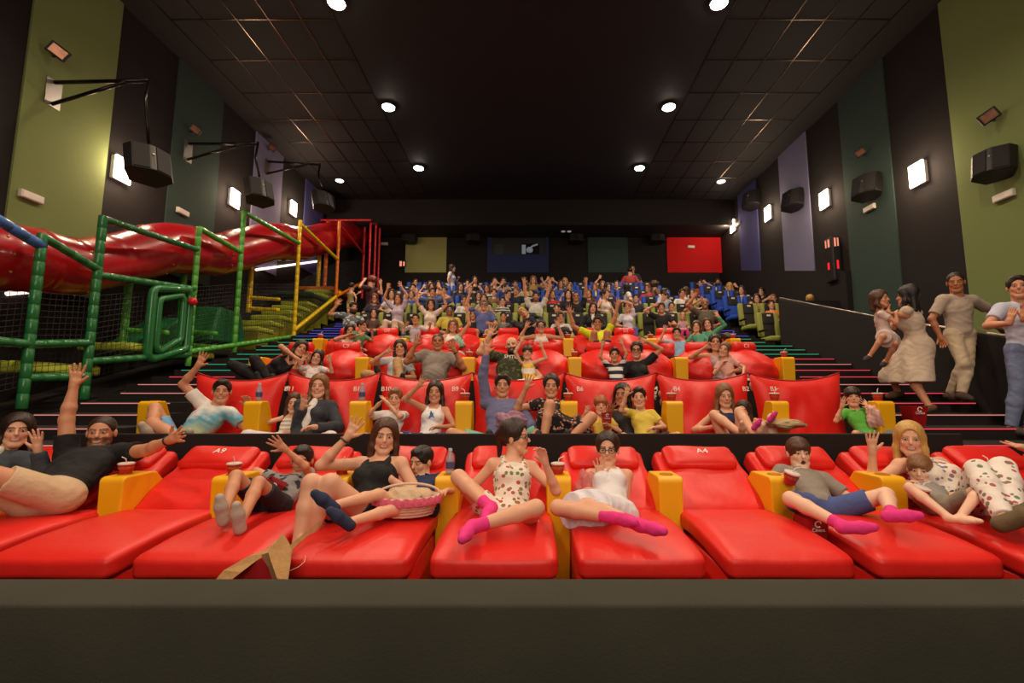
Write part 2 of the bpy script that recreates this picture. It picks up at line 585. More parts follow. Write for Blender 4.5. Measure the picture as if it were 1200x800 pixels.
# speakers of the left wall hang from arms
M_ARM = mat('black_metal_tube', '#2a2422', .25, metal=.7)
ARMS = [((62, 107), (178, 97), (165, 160), (178, 187), 'on the olive panel'), ((220, 176), (304, 170), (304, 205), (307, 221), 'on the teal panel'), ((313, 195), (376, 194), (376, 218), (381, 233), 'on the lilac panel')]
for k, (w0, e0, d0_, sp, lab) in enumerate(ARMS):
    a = PXP(w0[0], w0[1], -XW + .03)
    L = 1.45
    e = P(e0[0], e0[1], a.y + .1)
    e.y = a.y + 0.05
    r = empty('speaker_arm', a, label='black wall arm holding a surround speaker on left wall, ' + lab, cat='speaker arm', group='speaker arms of the left wall')
    MB().box(-.0, .015, -.11, .11, -.24, .17).build('wall_plate', M_METAL, r)
    E = e - a
    MB().tube([(0, 0, .14), (E.x, E.y, E.z)], .028, 10).build('top_tube', M_ARM, r, smooth=True)
    MB().tube([(0, 0, -.20), (E.x * .75, E.y * .75, (E.z) * .75 + .14 * .25 - .02)], .026, 10).build('brace', M_ARM, r, smooth=True)
    S = P(sp[0] - 3, sp[1] - 14, a.y + .0) - a
    MB().tube([(E.x, E.y, E.z + .04), (E.x - .03, E.y, E.z - .3), (S.x, S.y, S.z)], .022, 10).build('drop_tube', M_ARM, r, smooth=True)
    q = P(sp[0], sp[1], a.y - .1)
    speaker(q, math.radians(58), math.radians(-20), .95, 'wall_speaker', 'black wedge speaker hanging from the wall arm ' + lab)
p = PXP(397, 234, -XW + .4)
speaker(P(384, 234, 14.2), math.radians(50), math.radians(-15), 1., 'wall_speaker', 'small black speaker farthest back on the left side')
# back wall speakers
for k, (x0, x1) in enumerate(((469, 489), (545, 563), (665, 686), (762, 780))):
    p = P((x0 + x1) / 2, 275, YB - .4)
    r = speaker(p, 0, math.radians(-8), .98, 'wall_speaker', 'black speaker on the back wall, %s' % ('over the lime panel corner', 'left of the projection windows', 'right of the projection windows', 'left of the red panel')[k])
    MB().tube([(0, .3, 0), (0, .38, 0)], .04).build('bracket', M_BLKPL, r)
# ------------------------------------------------------------------ stand tiers, stairs, parapets
SX0, SX1 = -4.22, 4.02     # seating block between the two stairs


def block(name, x0, x1, y0, y1, z0, z1, m=M_STEP):
    return struct(MB().box(x0, x1, y0, y1, z0, z1), name, m)


TIER = {'B': (4.42, -0.82), 'C': (6.62, -0.22), 'D': (8.42, 0.28)}
block('floor_terrace', SX0, SX1, 4.42, 6.62, -1.6, -0.82)
block('floor_terrace', SX0, SX1, 6.62, 8.42, -1.6, -0.22)
block('floor_terrace', SX0, SX1, 8.42, 10.10, -1.6, 0.28)
UP = [('E', 10.10, 0.92), ('F', 11.05, 1.33), ('G', 11.95, 1.72), ('H', 12.8, 2.08), ('I', 13.65, 2.42), ('J', 14.5, 2.74)]
XAL, XAR = -4.22, 4.55
for i, (n, y, z) in enumerate(UP):
    y1 = UP[i + 1][1] if i < 5 else YB
    block('floor_terrace', SX0 - .0, XAR, y, y1, -1.6, z)
    block('floor_terrace', 5.35, XW, y, y1, -1.6, z)
# low black walls in front of rows B, C, D
for y, zt, zb in ((4.36, -0.372, -1.6), (6.56, 0.185, -.85), (8.36, 0.675, -.3)):
    struct(MB().rbox(SX0, SX1, y, y + .06, zb, zt, .01), 'parapet_wall', M_BLACK)

# stairs on both sides: one flight each, LED strip under every nosing
def flight(x0, x1, k0, k1, side):
    mb = MB()
    poly = []
    for k in range(k0, k1):
        y = 5.29 + .43 * k
        z = -.231 + .123 * k
        mb.box(x0, x1, y, y + .43 + (.0 if k < k1 - 1 else 2.0), -1.6, z)
    o = struct(mb, 'stairs_' + side, M_STEP)
    for k in range(k0, k1):
        y = 5.29 + .43 * k
        z = -.231 + .123 * k
        if k < 4:
            m = M_LEDP if (k % 2 or side == 'left') else M_LEDR
        elif k < 5:
            m = M_LEDR
        elif k < 13:
            m = M_LEDG
        else:
            m = M_LEDB
        if k < 8 and side == 'right':
            m = M_LEDR if k % 3 else M_LEDP
        inset = .12 + .25 * ((k * 37) % 5) / 5
        s = MB().box(x0 + (.06 if side != 'left' else inset), x1 - (inset if side != 'right' else .03), y - .010, y + .002, z - .016, z - .005)
        s.build('step_light', m, o)
    return o


flight(SX1, 5.5, -6, 11, 'right')
flight(-5.75, SX0, -6, 22, 'left')
flight(XAR, 5.35, 11, 22, 'upper')
block('floor_landing', SX1, XW, -6.3, 2.7, -1.6, -1.45)
# platform under the play frame
for k in range(-8, 22):
    pass
mb = MB()
mb.prism([(2.0, -1.6), (2.0, -.95), (5.3, -.35), (YB, 2.75), (YB, -1.6)], 0, -XW, -5.76)
struct(mb, 'floor_play_area', M_STEP)
# side parapet of the right stairs with steel handrail
pa, pb = PXP(1230, 404, 5.52), PXP(913, 351, 5.52)
zt0, zt1 = pa.z, pb.z
ys = [pb.y, PXP(1060, 380, 5.52).y, pa.y]
zs = [pb.z, PXP(1060, 380, 5.52).z, pa.z]
sl = (zs[1] - zs[2]) / (ys[1] - ys[2])
struct(MB().prism([(2.6, -1.6), (2.6, zs[2] - sl * (ys[2] - 2.6)), (ys[1], zs[1]), (ys[0], zs[0]), (ys[0], -1.6)], 0, 5.5, 5.6), 'parapet_side', M_BLACK)
hr = MB()
hp = [(5.53, 2.7, zs[2] - sl * (ys[2] - 2.7) + .04), (5.53, ys[1], zs[1] + .03), (5.53, ys[0] - .02, zs[0] + .03)]
hr.tube(hp, .022, 10)
tag(hr.build('handrail', M_METAL, smooth=True), 'thin steel handrail along the black parapet right of the stairs', 'handrail')
# closing wall of the entrance passage behind the parapet
struct(MB().box(5.6, XW - .14, ys[0] - .02, ys[0] + .06, -1.6, 2.05), 'wall_passage', M_BLACK)

# the padded ledge in front of the first row
lg = MB()
zl = -.378 * 2.45
lg.rbox(-4.6, 4.6, 2.15, 2.45, -1.6, zl, .018, 3)
tag(struct(lg, 'wall_ledge', M_LEDGE, autosmooth=True), None, None)
MB

# ------------------------------------------------------------------ play structure on the left
play = empty('play_structure', (-5.8, 8, 0), label='indoor playground frame with red tube slide and green padded posts beside the stairs', cat='play structure')
PO = Vector((-5.8, 8, 0))
XP = -5.75


def pad(mbp, a, b, r=.055):
    """padded post: foam sleeves with seams"""
    a, b = Vector(a), Vector(b)
    L = (b - a).length
    n = max(1, int(L / .17))
    pts, rs = [], []
    for i in range(n):
        t0, t1 = i / n, (i + 1) / n
        for t, q in ((t0 + .0, .92), (t0 + .03 / n, 1), (t1 - .03 / n, 1)):
            pts.append(a.lerp(b, t) - PO)
            rs.append(r * q)
    pts.append(b - PO)
    rs.append(r * .92)
    mbp.tube(pts, rs, 10)


posts = [((54, 274), (25, 479), M_PGREEN), ((116, 253), (98, 468), M_PGREEN), ((230, 266), (220, 429), M_PLGREEN), ((286, 247), (274, 410), M_PLGREEN),
         ((350, 258), (344, 397), M_PYEL), ((398, 259), (393, 360), M_PORA), ((427, 255), (424, 350), M_PRED)]
T = []
B = []
for k, (t, b, m) in enumerate(posts):
    pb_ = PXP(b[0], b[1], XP)
    if k == 3:
        pb_ = PXP(274, 413, XP)
    pt_ = P(t[0], t[1], pb_.y)
    pt_.x = XP
    T.append(pt_)
    B.append(pb_)
    mb = MB()
    pad(mb, pb_, pt_, (.052 if k < 2 else .046) if k < 4 else .045)
    mb.build('post', m, play, smooth=True)


def rail(a, b, m, r=.05, name='rail'):
    mb = MB()
    pad(mb, a, b, r)
    return mb.build(name, m, play, smooth=True)


def on(post, frac):
    return B[post].lerp(T[post], frac)


rail(on(0, 1) - Vector((0, 2.6, -.62)), on(0, .93), M_PBLUE, .06)
rail(on(0, .985), on(1, .70), M_PGREEN)
rail(on(1, .985), on(2, .8 if False else .70) + Vector((0, 0, .32)), M_PGREEN)
rail(on(1, .67), on(2, .38) + Vector((0, 0, .4)), M_PGREEN)
rail(on(2, .99), on(3, .70), M_PLGREEN)
rail(on(3, .99), on(4, .80), M_PLGREEN)
rail(on(4, .97), on(5, .55), M_PYEL, .045)
rail(on(5, .96), on(6, .55), M_PRED, .04)
rail(on(0, .17) , on(1, .12), M_PGREEN)
rail(on(1, .2), on(2, .08), M_PGREEN)
rail(on(2, .1), on(3, .05), M_PLGREEN)
rail(on(3, .05), on(4, .02), M_PLGREEN)
rail(on(4, .07), on(5, .12), M_PYEL, .05)
rail(on(5, .12), on(6, .2), M_PORA, .045)
rail(on(0, .36) - Vector((0, 1.6, 0)), on(0, .36), M_PGREEN, .05)
rail(on(0, .36), on(1, .30), M_PGREEN, .05)
# back line of posts next to the wall
XQ = -6.75
for k, (px, pt_y, pb_y, m) in enumerate(((143, 325, 412, M_PLGREEN), (208, 320, 410, M_PLGREEN), (291, 300, 366, M_PYEL), (372, 300, 345, M_PYEL), (380, 260, 345, M_PORA))):
    b = PXP(px, pb_y, XQ + .3)
    t = P(px, pt_y, b.y)
    t.x = b.x
    mb = MB()
    pad(mb, b, t, .055)
    mb.build('post', m, play, smooth=True)
    rail((b.x, b.y, b.z + .1), (XP, b.y, b.z + .05), m, .045)
    if k in (0, 1, 2):
        rail((b.x, b.y, b.z + .35), (XP, b.y, b.z + .3), m, .04)
# square gate frame with rounded corners between the second and third post
g0 = on(2, .72)
gy0, gy1 = PXP(178, 340, XP).y, B[2].y - .1
zz0, zz1 = PXP(178, 425, XP).z + .05, PXP(178, 340, XP).z
for off, rr in ((0, .06), (.13, .05)):
    mb = MB()
    pts = []
    y0_, y1_, z0_, z1_ = gy0 + off, gy1 - off, zz0 + off, zz1 - off + .05
    sh = .25 * (gy1 - gy0)
    for cy, cz, a0 in ((y0_ + .1, z0_ + .1, 180), (y1_ - .1, z0_ + .1 + sh, 270), (y1_ - .1, z1_ - .1 + sh * .6, 0), (y0_ + .1, z1_ - .1, 90)):
        for q in range(5):
            a = math.radians(a0 + 22.5 * q)
            pts.append(Vector((XP + .02, cy + .1 * math.cos(a), cz + .1 * math.sin(a))) - PO)
    mb.tube(pts, rr, 10, closed=True)
    mb.build('gate_frame', M_PGREEN, play, smooth=True)
# red ball knob on the gate
MB().lathe([(0, -.07), (.05, -.05), (.07, 0), (.05, .05), (0, .07)], tuple(P(226, 353, B[2].y - .15) - PO)[:3], 14).build('knob', M_PRED, play, smooth=True)
# the tube slide
zx = [(-90, 250, 330), (0, 260, 341), (40, 265, 344), (77, 278, 346), (115, 279, 337), (153, 272, 329), (192, 260, 322), (226, 265, 322), (252, 277, 320), (268, 272, 319), (318, 257.5, 309), (342, 264, 306), (362, 266, 301), (398, 254, 296), (425, 256, 292)]
cen, rad = [], []
for px, t, b in zx:
    c = PXP(px, (t + b) / 2, -6.30)
    hh = (P(px, t, c.y) - P(px, b, c.y)).length / 2
    cen.append(c)
    rad.append(min(.46, max(.38, hh * .95)))
cs, rs = [], []
for i in range(len(cen) - 1):
    p0, p1, p2, p3 = cen[max(i - 1, 0)], cen[i], cen[i + 1], cen[min(i + 2, len(cen) - 1)]
    n = 10
    for q in range(n):
        t = q / n
        v = 0.5 * ((2 * p1) + (-p0 + p2) * t + (2 * p0 - 5 * p1 + 4 * p2 - p3) * t * t + (-p0 + 3 * p1 - 3 * p2 + p3) * t ** 3)
        cs.append(v - PO)
        s = rad[i] * (1 - t) + rad[i + 1] * t
        rs.append(s)
rs = [sum(rs[max(0, i - 9):i + 10]) / len(rs[max(0, i - 9):i + 10]) for i in range(len(rs))]
for _ in range(3):
    cs = [cs[0]] + [(cs[i - 1] + cs[i] * 2 + cs[i + 1]) / 4 for i in range(1, len(cs) - 1)] + [cs[-1]]
for i in range(8, len(cs), 12):     # flange rings
    rs[i] *= 1.035
mb = MB()
mb.tube(cs, rs, 36)
tb = mb.build('tube_slide', M_TUBE, play, smooth=True)
# bolt heads on the flanges
mb = MB()
bolt0 = None
for i in range(8, len(cs) - 1, 24):
    t = (cs[i + 1] - cs[i - 1]).normalized()
    a = t.cross(Vector((0, 0, 1))).normalized()
    b = a.cross(t)
    for q in range(12):
        d = a * math.cos(q * 2 * PI / 12) + b * math.sin(q * 2 * PI / 12)
        p = cs[i - 1] + d * rs[i - 1]
        if bolt0 is None:
            bolt0 = MB().lathe([(0, -.02), (.016, -.018), (.016, .012), (.008, .020), (0, .021)], n=8).build('bolt', mat('brass_bolt', '#c8a45c', .35, metal=.8), tb)
            bo_ = bolt0
        else:
            bo_ = bolt0.copy()
            COL.objects.link(bo_)
        bo_.location = p
        bo_.rotation_mode = 'QUATERNION'
        bo_.rotation_quaternion = d.to_track_quat('Z', 'Y')
# second bend of the slide that dips towards the wall
# black safety netting: hanging net panels under the slide
nt = MB()
def netpanel(x, y0, y1, z0a, z1a, z0b, z1b, s=.07):
    n = int((y1 - y0) / s)
    for i in range(n + 1):
        t = i / n
        y = y0 + (y1 - y0) * t
        nt.tube([(x - PO.x, y - PO.y, z0a + (z0b - z0a) * t), (x - PO.x, y - PO.y, z1a + (z1b - z1a) * t)], .0035, 3, cap=False)
    m = int((z1a - z0a) / s)
    for i in range(m + 1):
        t = i / m
        nt.tube([(x - PO.x, y0 - PO.y, z0a + (z1a - z0a) * t), (x - PO.x, y1 - PO.y, z0b + (z1b - z0b) * t)], .0035, 3, cap=False)
for k in range(6):
    z0a, z1a = B[k].z + .25, B[k].z + 1.35
    z0b, z1b = B[k + 1].z + .25, B[k + 1].z + 1.35
    netpanel(XP - .05, B[k].y, B[k + 1].y, z0a, z1a, z0b, z1b)
netpanel(XP - .05, B[0].y - 2.3, B[0].y, B[0].z - .4, B[0].z + .8, B[0].z + .25, B[0].z + 1.35)
nt.build('safety_net', M_NET, play)
# dark padded floor and lime foam steps inside
def zplay(y):
    return max(-.95, -.35 + (y - 5.3) * .2768)
mb = MB()
for k in range(9):
    y = 10.0 + k * .42
    z = zplay(10.0) + .52 + k * .20
    mb.rbox(-6.7 - PO.x, -5.95 - PO.x, y - 8, y + .62 - 8, z - .13, z, .05, 3)
mb.build('foam_step', M_LGPAD, play, autosmooth=True)
mb = MB()
for k in range(9):
    y = 10.0 + k * .42
    z = zplay(10.0) + .39 + k * .20
    mb.box(-6.68 - PO.x, -5.97 - PO.x, y - 8, y + .44 - 8, z - .75, z + .0)
mb.build('foam_step_base', mat('ochre_pad', '#8f8a22', .5), play)
for (px, py, w, hgt) in ((38, 432, .5, .14), (180, 412, .9, .12)):
    p = PXP(px, py, -6.2)
    MB().rbox(-.4, .4, -w, w, -hgt / 2, hgt / 2, .04, 3, M=Matrix.Translation(p - PO)).build('foam_pad', M_LGPAD, play, autosmooth=True)
p = PXP(250, 385, -6.25)
q = p - PO
mb = MB()
mb.prism([(q.y - .55, q.z - .3), (q.y + .55, q.z - .3), (q.y + .3, q.z + .35), (q.y - .35, q.z + .38)], 0, q.x - .35, q.x + .35)
mb.build('foam_wedge', M_PGREEN, play, bevel=.04)
p = PXP(168, 388, -6.4)
q = p - PO
mb = MB()
mb.prism([(q.y - .4, q.z - .3), (q.y + .4, q.z - .3), (q.y + .4, q.z + .3)], 0, q.x - .3, q.x + .3)
mb.build('foam_wedge', M_PGREEN, play, bevel=.03)
# orange platform at the far end
MB().rbox(-6.9 - PO.x, XP - .1 - PO.x, 13.4 - 8, 15.0 - 8, 3.05, 3.17, .03).build('platform', M_PORA, play, autosmooth=True)
MB().rbox(-6.9 - PO.x, XP - .1 - PO.x, 12.0 - 8, 13.3 - 8, 2.6, 2.7, .03).build('platform', mat('dark_green_mat', '#1d4228', .5), play, autosmooth=True)
for yy in (14.6, 15.1, 15.5):
    mb = MB()
    pad(mb, (XP + .5, yy, 2.75), (XP + .5, yy, P(430, 262, yy).z), .035)
    mb.build('post', M_PRED, play, smooth=True)
rail((XP + .5, 14.6, P(430, 262, 14.6).z), (XP + .5, 15.5, P(430, 262, 15.5).z), M_PRED, .035)
rail((XP + .5, 14.6, P(430, 258, 14.6).z), (-6.9, 14.6, P(430, 258, 14.6).z), M_PRED, .035)
# window light behind the net, drawn as thin glowing rods on the wall
for (xa, ya), (xb, yb_) in (((8, 344), (38, 341)), ((300, 316), (372, 306))):
    A_, B_ = PXP(xa, ya, -6.93), PXP(xb, yb_, -6.93)
    tag(MB().tube([A_, B_], .03, 8).build('glow_strip', mat('white_glow', '#ffffff', .4, emit='#ffd8c8', estr=2.2), smooth=True),
        'thin glowing strip on the left wall behind the slide, %s' % ('near the front' if xa < 100 else 'towards the back'), 'wall lamp')
# ------------------------------------------------------------------ seats
ARM_Y = 3.51
PITCH = .83


def wr(v, amp=.006, f=11.0, ph=0.0):
    """soft upholstery wrinkles"""
    return amp * (math.sin(v.x * f + 3 * math.sin(v.y * f * .7 + ph) + ph) + .6 * math.sin(v.z * f * 1.9 + v.x * 4 + ph * 2))


def puff(x0, x1, y0, y1, z0, z1, r, div=14, amp=.006, ph=0., bulge=.02, fn=None):
    """puffed cushion: subdivided superellipsoid-like box"""
    vs, fs = [], []
    bm = bmesh.new()
    bmesh.ops.create_cube(bm, size=2)
    bmesh.ops.subdivide_edges(bm, edges=list(bm.edges), cuts=div, use_grid_fill=True)
    sx, sy, sz = (x1 - x0) / 2, (y1 - y0) / 2, (z1 - z0) / 2
    cx, cy, cz = (x0 + x1) / 2, (y0 + y1) / 2, (z0 + z1) / 2
    for v in bm.verts:
        u = v.co.copy()
        q = Vector((u.x * sx, u.y * sy, u.z * sz))
        inner = Vector((max(-sx + r, min(sx - r, q.x)), max(-sy + r, min(sy - r, q.y)), max(-sz + r, min(sz - r, q.z))))
        d = q - inner
        if d.length > 1e-9:
            q = inner + d.normalized() * r
        ed = (1 - u.x ** 2) * (1 - u.y ** 2) + (1 - u.x ** 2) * (1 - u.z ** 2) * .4 + (1 - u.y ** 2) * (1 - u.z ** 2) * .4
        n = d.normalized() if d.length > 1e-9 else Vector((0, 0, 1 if u.z > 0 else -1))
        q += n * (bulge * ed + wr(q, amp, 11., ph))
        q += Vector((cx, cy, cz))
        if fn:
            q = fn(q)
        v.co = q
    bm.verts.index_update()
    vs = [v.co.copy() for v in bm.verts]
    fs = [tuple(v.index for v in f.verts) for f in bm.faces]
    bm.free()
    return vs, fs


HY, HZ = 3.60, -.865        # hinge of leg cushion and back
FRY, FRZ = 2.68, -.905
TOPY, TOPZ = 4.22, -.50


def make_recliner():
    r = empty('recliner_seat', (0, HY, -1.6))
    o0 = Vector((0, HY, -1.6))
    # leg cushion
    def fl(v):
        t = (v.y - FRY) / (HY - FRY)
        v.z += (HZ - FRZ) * t + .03 * math.sin(PI * min(1, max(0, t)))
        v.x *= 1 - .03 * t
        return v - o0
    mb = MB()
    mb.add(*puff(-.36, .36, FRY, HY + .02, FRZ - .13, FRZ, .04, 16, .002, 1., .02, fl))
    mb.build('leg_cushion', M_RED, r, smooth=True)
    # base valance
    MB().rbox(-.33, .33, FRY + .06 - HY, .15, .12, -FRZ * 0 + (1.6 + FRZ - .12), .02).build('base', M_RED, r, autosmooth=True)
    MB().box(-.28, .28, FRY + .12 - HY, .5, 0, .12).build('plinth', M_BLKPL, r)
    # reclined back
    d = Vector((0, TOPY - HY, TOPZ - HZ))
    L = d.length
    ang = math.atan2(d.z, d.y)
    M = Matrix.Translation(Vector((0, 0, HZ + 1.6))) @ Matrix.Rotation(ang, 4, 'X')
    mb = MB()
    mb.add(*puff(-.36, .36, .0, L, -.16, 0, .05, 18, .007, 2.3, .02, lambda v: M @ v))
    mb.build('backrest', M_RED, r, smooth=True)
    mb = MB()
    mb.add(*puff(-.295, .295, L * .62, L * .97, -.02, .07, .045, 14, .005, .7, .02, lambda v: M @ v))
    mb.build('headrest', M_RED, r, smooth=True)
    return r


def in_row(r, lab):
    return lab


rec0 = make_recliner()
RX = [-.206 + PITCH * k for k in range(-5, 7)]
RECL = {-5: 'red reclining seat of the first row under the woman in the denim jacket', -4: 'red reclining seat of the first row under the man in black',
        -3: 'empty red reclining seat of the first row with pillow, right of the man in black',
        -2: 'red reclining seat of the first row under the boy with white soles', -1: 'red reclining seat of the first row under the woman in a black top',
        0: 'red reclining seat of the first row under the girl looking sideways in pink socks', 1: 'red reclining seat of the first row under the girl in white with glasses',
        2: 'empty red reclining seat of the first row right of the girl in white', 3: 'red reclining seat of the first row under the boy in the polo shirt',
        4: 'red reclining seat of the first row under the blonde woman', 5: 'red reclining seat of the first row behind the last yellow armrest on the right',
        6: 'red reclining seat of the first row cut off by the right edge of the picture'}
rec_objs = []
CODE = {-3: 'A9', 2: 'A4'}
for i, k in enumerate(range(-5, 7)):
    x = RX[i]
    if i == 0:
        o = rec0
        o.location.x = x
    else:
        o = copy_tree(rec0, loc=(x, HY, -1.6))
    tag(o, RECL[k], 'reclining seat', 'red recliners of the first row')
    rec_objs.append(o)
for i, k in enumerate(range(-5, 7)):
    o = rec_objs[i]
    if k in CODE:
        d = Vector((0, TOPY - HY, TOPZ - HZ))
        ang = math.atan2(d.z, d.y)
        hd = [c for c in o.children if c.name.startswith('headrest')][0]
        q = Vector((0, 0, HZ + 1.6)) + Matrix.Rotation(ang, 3, 'X') @ Vector((.02, d.length * .80, .096))
        text_obj('seat_code', CODE[k], .085, q, (ang, 0, 0), M_WHITE, hd, .003)


def make_arm(h, depth, name, w=.19, back=.42):
    """yellow armrest with cup hole; origin at base centre of front face"""
    r = empty(name)
    mb = MB()
    # side profile (y,z): vertical front, flat top, sloping down to the back
    prof = [(0, 0), (0, h - .03), (.012, h - .01), (.035, h), (depth * .55, h), (depth * .62, h - .005), (depth, h - .20), (depth, 0)]
    n = len(prof)
    vs = []
    for sx in (-1, 1):
        for q, ins in ((0, 0.0),):
            for (y, z) in prof:
                ww = (w / 2) * (.80 + .20 * min(1, z / h))
                vs.append((sx * ww, y, z))
    fs = [tuple(range(n)), tuple(range(n, 2 * n))[::-1]]
    for i in range(n):
        fs.append((i, i + n, (i + 1) % n + n, (i + 1) % n))
    mb.add(vs, fs)
    b = mb.build('armrest_body', M_YEL, r, bevel=.018, smooth=False)
    MB().lathe([(.043, 0), (.05, .0), (.05, .006), (.043, .006)], (0, .12, h), 20).build('cup_holder', mat('amber_ring', '#b87c08', .4), b)
    return r


armA = make_arm(.86, .50, 'armrest_console', .185)
ARM_LAB = {}
names = ['beside the woman in the denim jacket', 'between the man in black and the empty seat', 'between the empty seat and the boy showing his soles', 'behind the red cup beside the mother in black', 'with a water bottle on top',
         'between the two girls in pink socks', 'between the girl in white and the empty seat', 'beside the boy in the polo shirt', 'beside the blonde woman', 'with a red cup at the right picture edge']
ZA = -1.6
armtop = P(655, 559, ARM_Y).z
for i, k in enumerate(range(-5, 5)):
    x = .209 + PITCH * k
    lab = 'yellow armrest of the first row ' + names[i]
    if i == 0:
        o = armA
        o.location = (x, ARM_Y, armtop - .86)
        tag(o, lab, 'armrest', 'yellow armrests of the first row')
    else:
        o = copy_tree(armA, loc=(x, ARM_Y, armtop - .86), label=lab)
tag(armA, None, None)
ARMTOPA = armtop

# ---- row B: double lounge sacks with pointed corners
BX0, BP = -4.08, 1.122
ARMB_Y = 4.93
ARMB_T = P(655, 470, ARMB_Y).z
armB = make_arm(.62, .26, 'armrest_console', .185)
namesB = ['at the left end of the second row', 'right of the man in the painted T-shirt', 'right of the woman in the denim jacket', 'right of the girl with the blue star', 'right of the laughing woman in the floral dress', 'right of the boy in yellow', 'right of the long-haired girl', 'at the right end of the second row beside the popcorn bucket']
for k in range(8):
    lab = 'yellow armrest ' + namesB[k]
    loc = (BX0 + BP * k, ARMB_Y, ARMB_T - .62)
    if k == 0:
        o = armB
        o.location = loc
        tag(o, lab, 'armrest', 'yellow armrests of the second row')
    else:
        copy_tree(armB, loc=loc, label=lab)


def make_sack(w=1.13, hgt=.78, seed=0.):
    """big pillow back: sagging top edge, pulled-out corners; origin bottom front centre"""
    N, Mz = 30, 20
    vs, fs = [], []
    for side in (-1, 1):
        for j in range(Mz + 1):
            v = j / Mz
            for i in range(N + 1):
                u = i / N * 2 - 1
                cz = abs(u) ** 3
                top = hgt - .10 * (1 - abs(u) ** 2.2)
                z = top * v
                x = u * w / 2 * (1 - .10 * math.sin(PI * v) + .0)
                e = max(0., (1 - abs(u) ** 3.5)) ** .6 * max(0., (1 - abs(2 * v - 1) ** 4)) ** .6
                th = .15 * e
                fold = .008 * math.sin(7 * u + 6 * v + seed) * e + .007 * math.sin(13 * (abs(u) + .8 * v) + seed * 2) * e + .006 * math.sin(15 * v - 5 * u)* e
                y = side * (th + (fold if side < 0 else 0)) + .18 * v + .16
                vs.append((x, y, z))
    n1 = N + 1
    S = n1 * (Mz + 1)
    for j in range(Mz):
        for i in range(N):
            a = j * n1 + i
            fs.append((a, a + 1, a + n1 + 1, a + n1))
            a += S
            fs.append((a, a + n1, a + n1 + 1, a + 1))
    return vs, fs


labB = ['under the man in the painted T-shirt', 'behind the woman in the denim jacket and little girl', 'behind the blond boy and girl with star top', 'behind the couple in the middle', 'behind the boys in yellow', 'behind the long-haired girl and child in orange', 'behind the boy in the green shirt']
codesB = [None, ('B11', 'B11'), ('B10', 'B9'), None, ('B6', None), ('B4', 'B2'), ('B1', None)]
sackz = -.82
for k in range(7):
    cx = BX0 + BP * (k + .5)
    r = empty('double_lounge_seat', (cx, 5.3, -.82), label='red double seat, second row, ' + labB[k], cat='lounge seat', group='red double lounge seats of the second row')
    topz = P(600, 436, 5.5).z
    vs, fs = make_sack(1.12, topz - (-.82), k * 1.7)
    mb = MB().add(vs, fs)
    bk = mb.build('backrest', M_RED, r, smooth=True)
    # piping along the top edge
    n1 = 31
    rim = [Vector(vs[20 * n1 + i]) + Vector((0, -.0, .004)) for i in range(n1)]
    MB().tube(rim, .008, 6).build('piping', mat('dark_red_piping', '#9c1014', .5), bk, smooth=True)
    mb = MB().add(*puff(-.5, .5, -.78, .12, .0, .12, .07, 12, .004, k, .03))
    mb.build('seat_cushion', M_RED, r, smooth=True)
    if codesB[k]:
        for sx, t in zip((-1, 1), codesB[k]):
            if t:
                text_obj('seat_code', t, .075, (sx * .40, .065, topz + .82 - .20), (math.radians(78), 0, 0), M_WHITE, bk, .003)

# ---- rows C and D: bean bags with a roll headrest
def make_bag(seed):
    vs, fs = [], []
    N, Mn = 32, 22
    for j in range(Mn + 1):
        v = j / Mn
        ph = PI * v
        for i in range(N):
            a = 2 * PI * i / N
            ph = PI * v
            z = math.cos(ph)
            sr = math.sin(ph) if z > 0 else max(0, math.sin(ph)) ** .45
            x = sr * math.cos(a)
            y = sr * math.sin(a)
            # teardrop: narrow towards the top, leaning back
            k = 1 - .42 * max(0, z) ** 1.5
            X = x * .46 * (1 - .34 * max(0, z) ** 1.6) * (1 + .06 * max(0, -z))
            Y = y * .44 * k + .10 * z
            Z = (z * .5 + .5) * .62
            fold = .020 * math.sin(5 * a + 5 * z + seed) * math.sin(ph) + .014 * math.sin(9 * a - 8 * z + seed * 3) * math.sin(ph) + .010 * math.sin(14 * z + 3 * a)
            X *= 1 + fold * 1.6
            Y *= 1 + fold * 1.6
            vs.append((X, Y, Z))
    for j in range(Mn):
        for i in range(N):
            fs.append((j * N + i, j * N + (i + 1) % N, (j + 1) * N + (i + 1) % N, (j + 1) * N + i))
    return vs, fs


bags = []
for s in range(4):
    r = empty('bean_bag_seat')
    vs, fs = make_bag(s * 2.1 + .4)
    MB().add(vs, fs).build('bag', M_RED, r, smooth=True)
    M = Matrix.Translation((0, .06, .63)) @ Matrix.Rotation(PI / 2, 4, 'Y') @ Matrix.Rotation(.0, 4, 'X')
    rr = MB()
    rr.lathe([(0, -.2), (.06, -.2), (.085, -.18), (.09, -.1), (.088, 0), (.09, .1), (.085, .18), (.06, .2), (0, .2)], n=20, M=M)
    rr.build('headrest_roll', M_RED, r, smooth=True)
    bags.append(r)

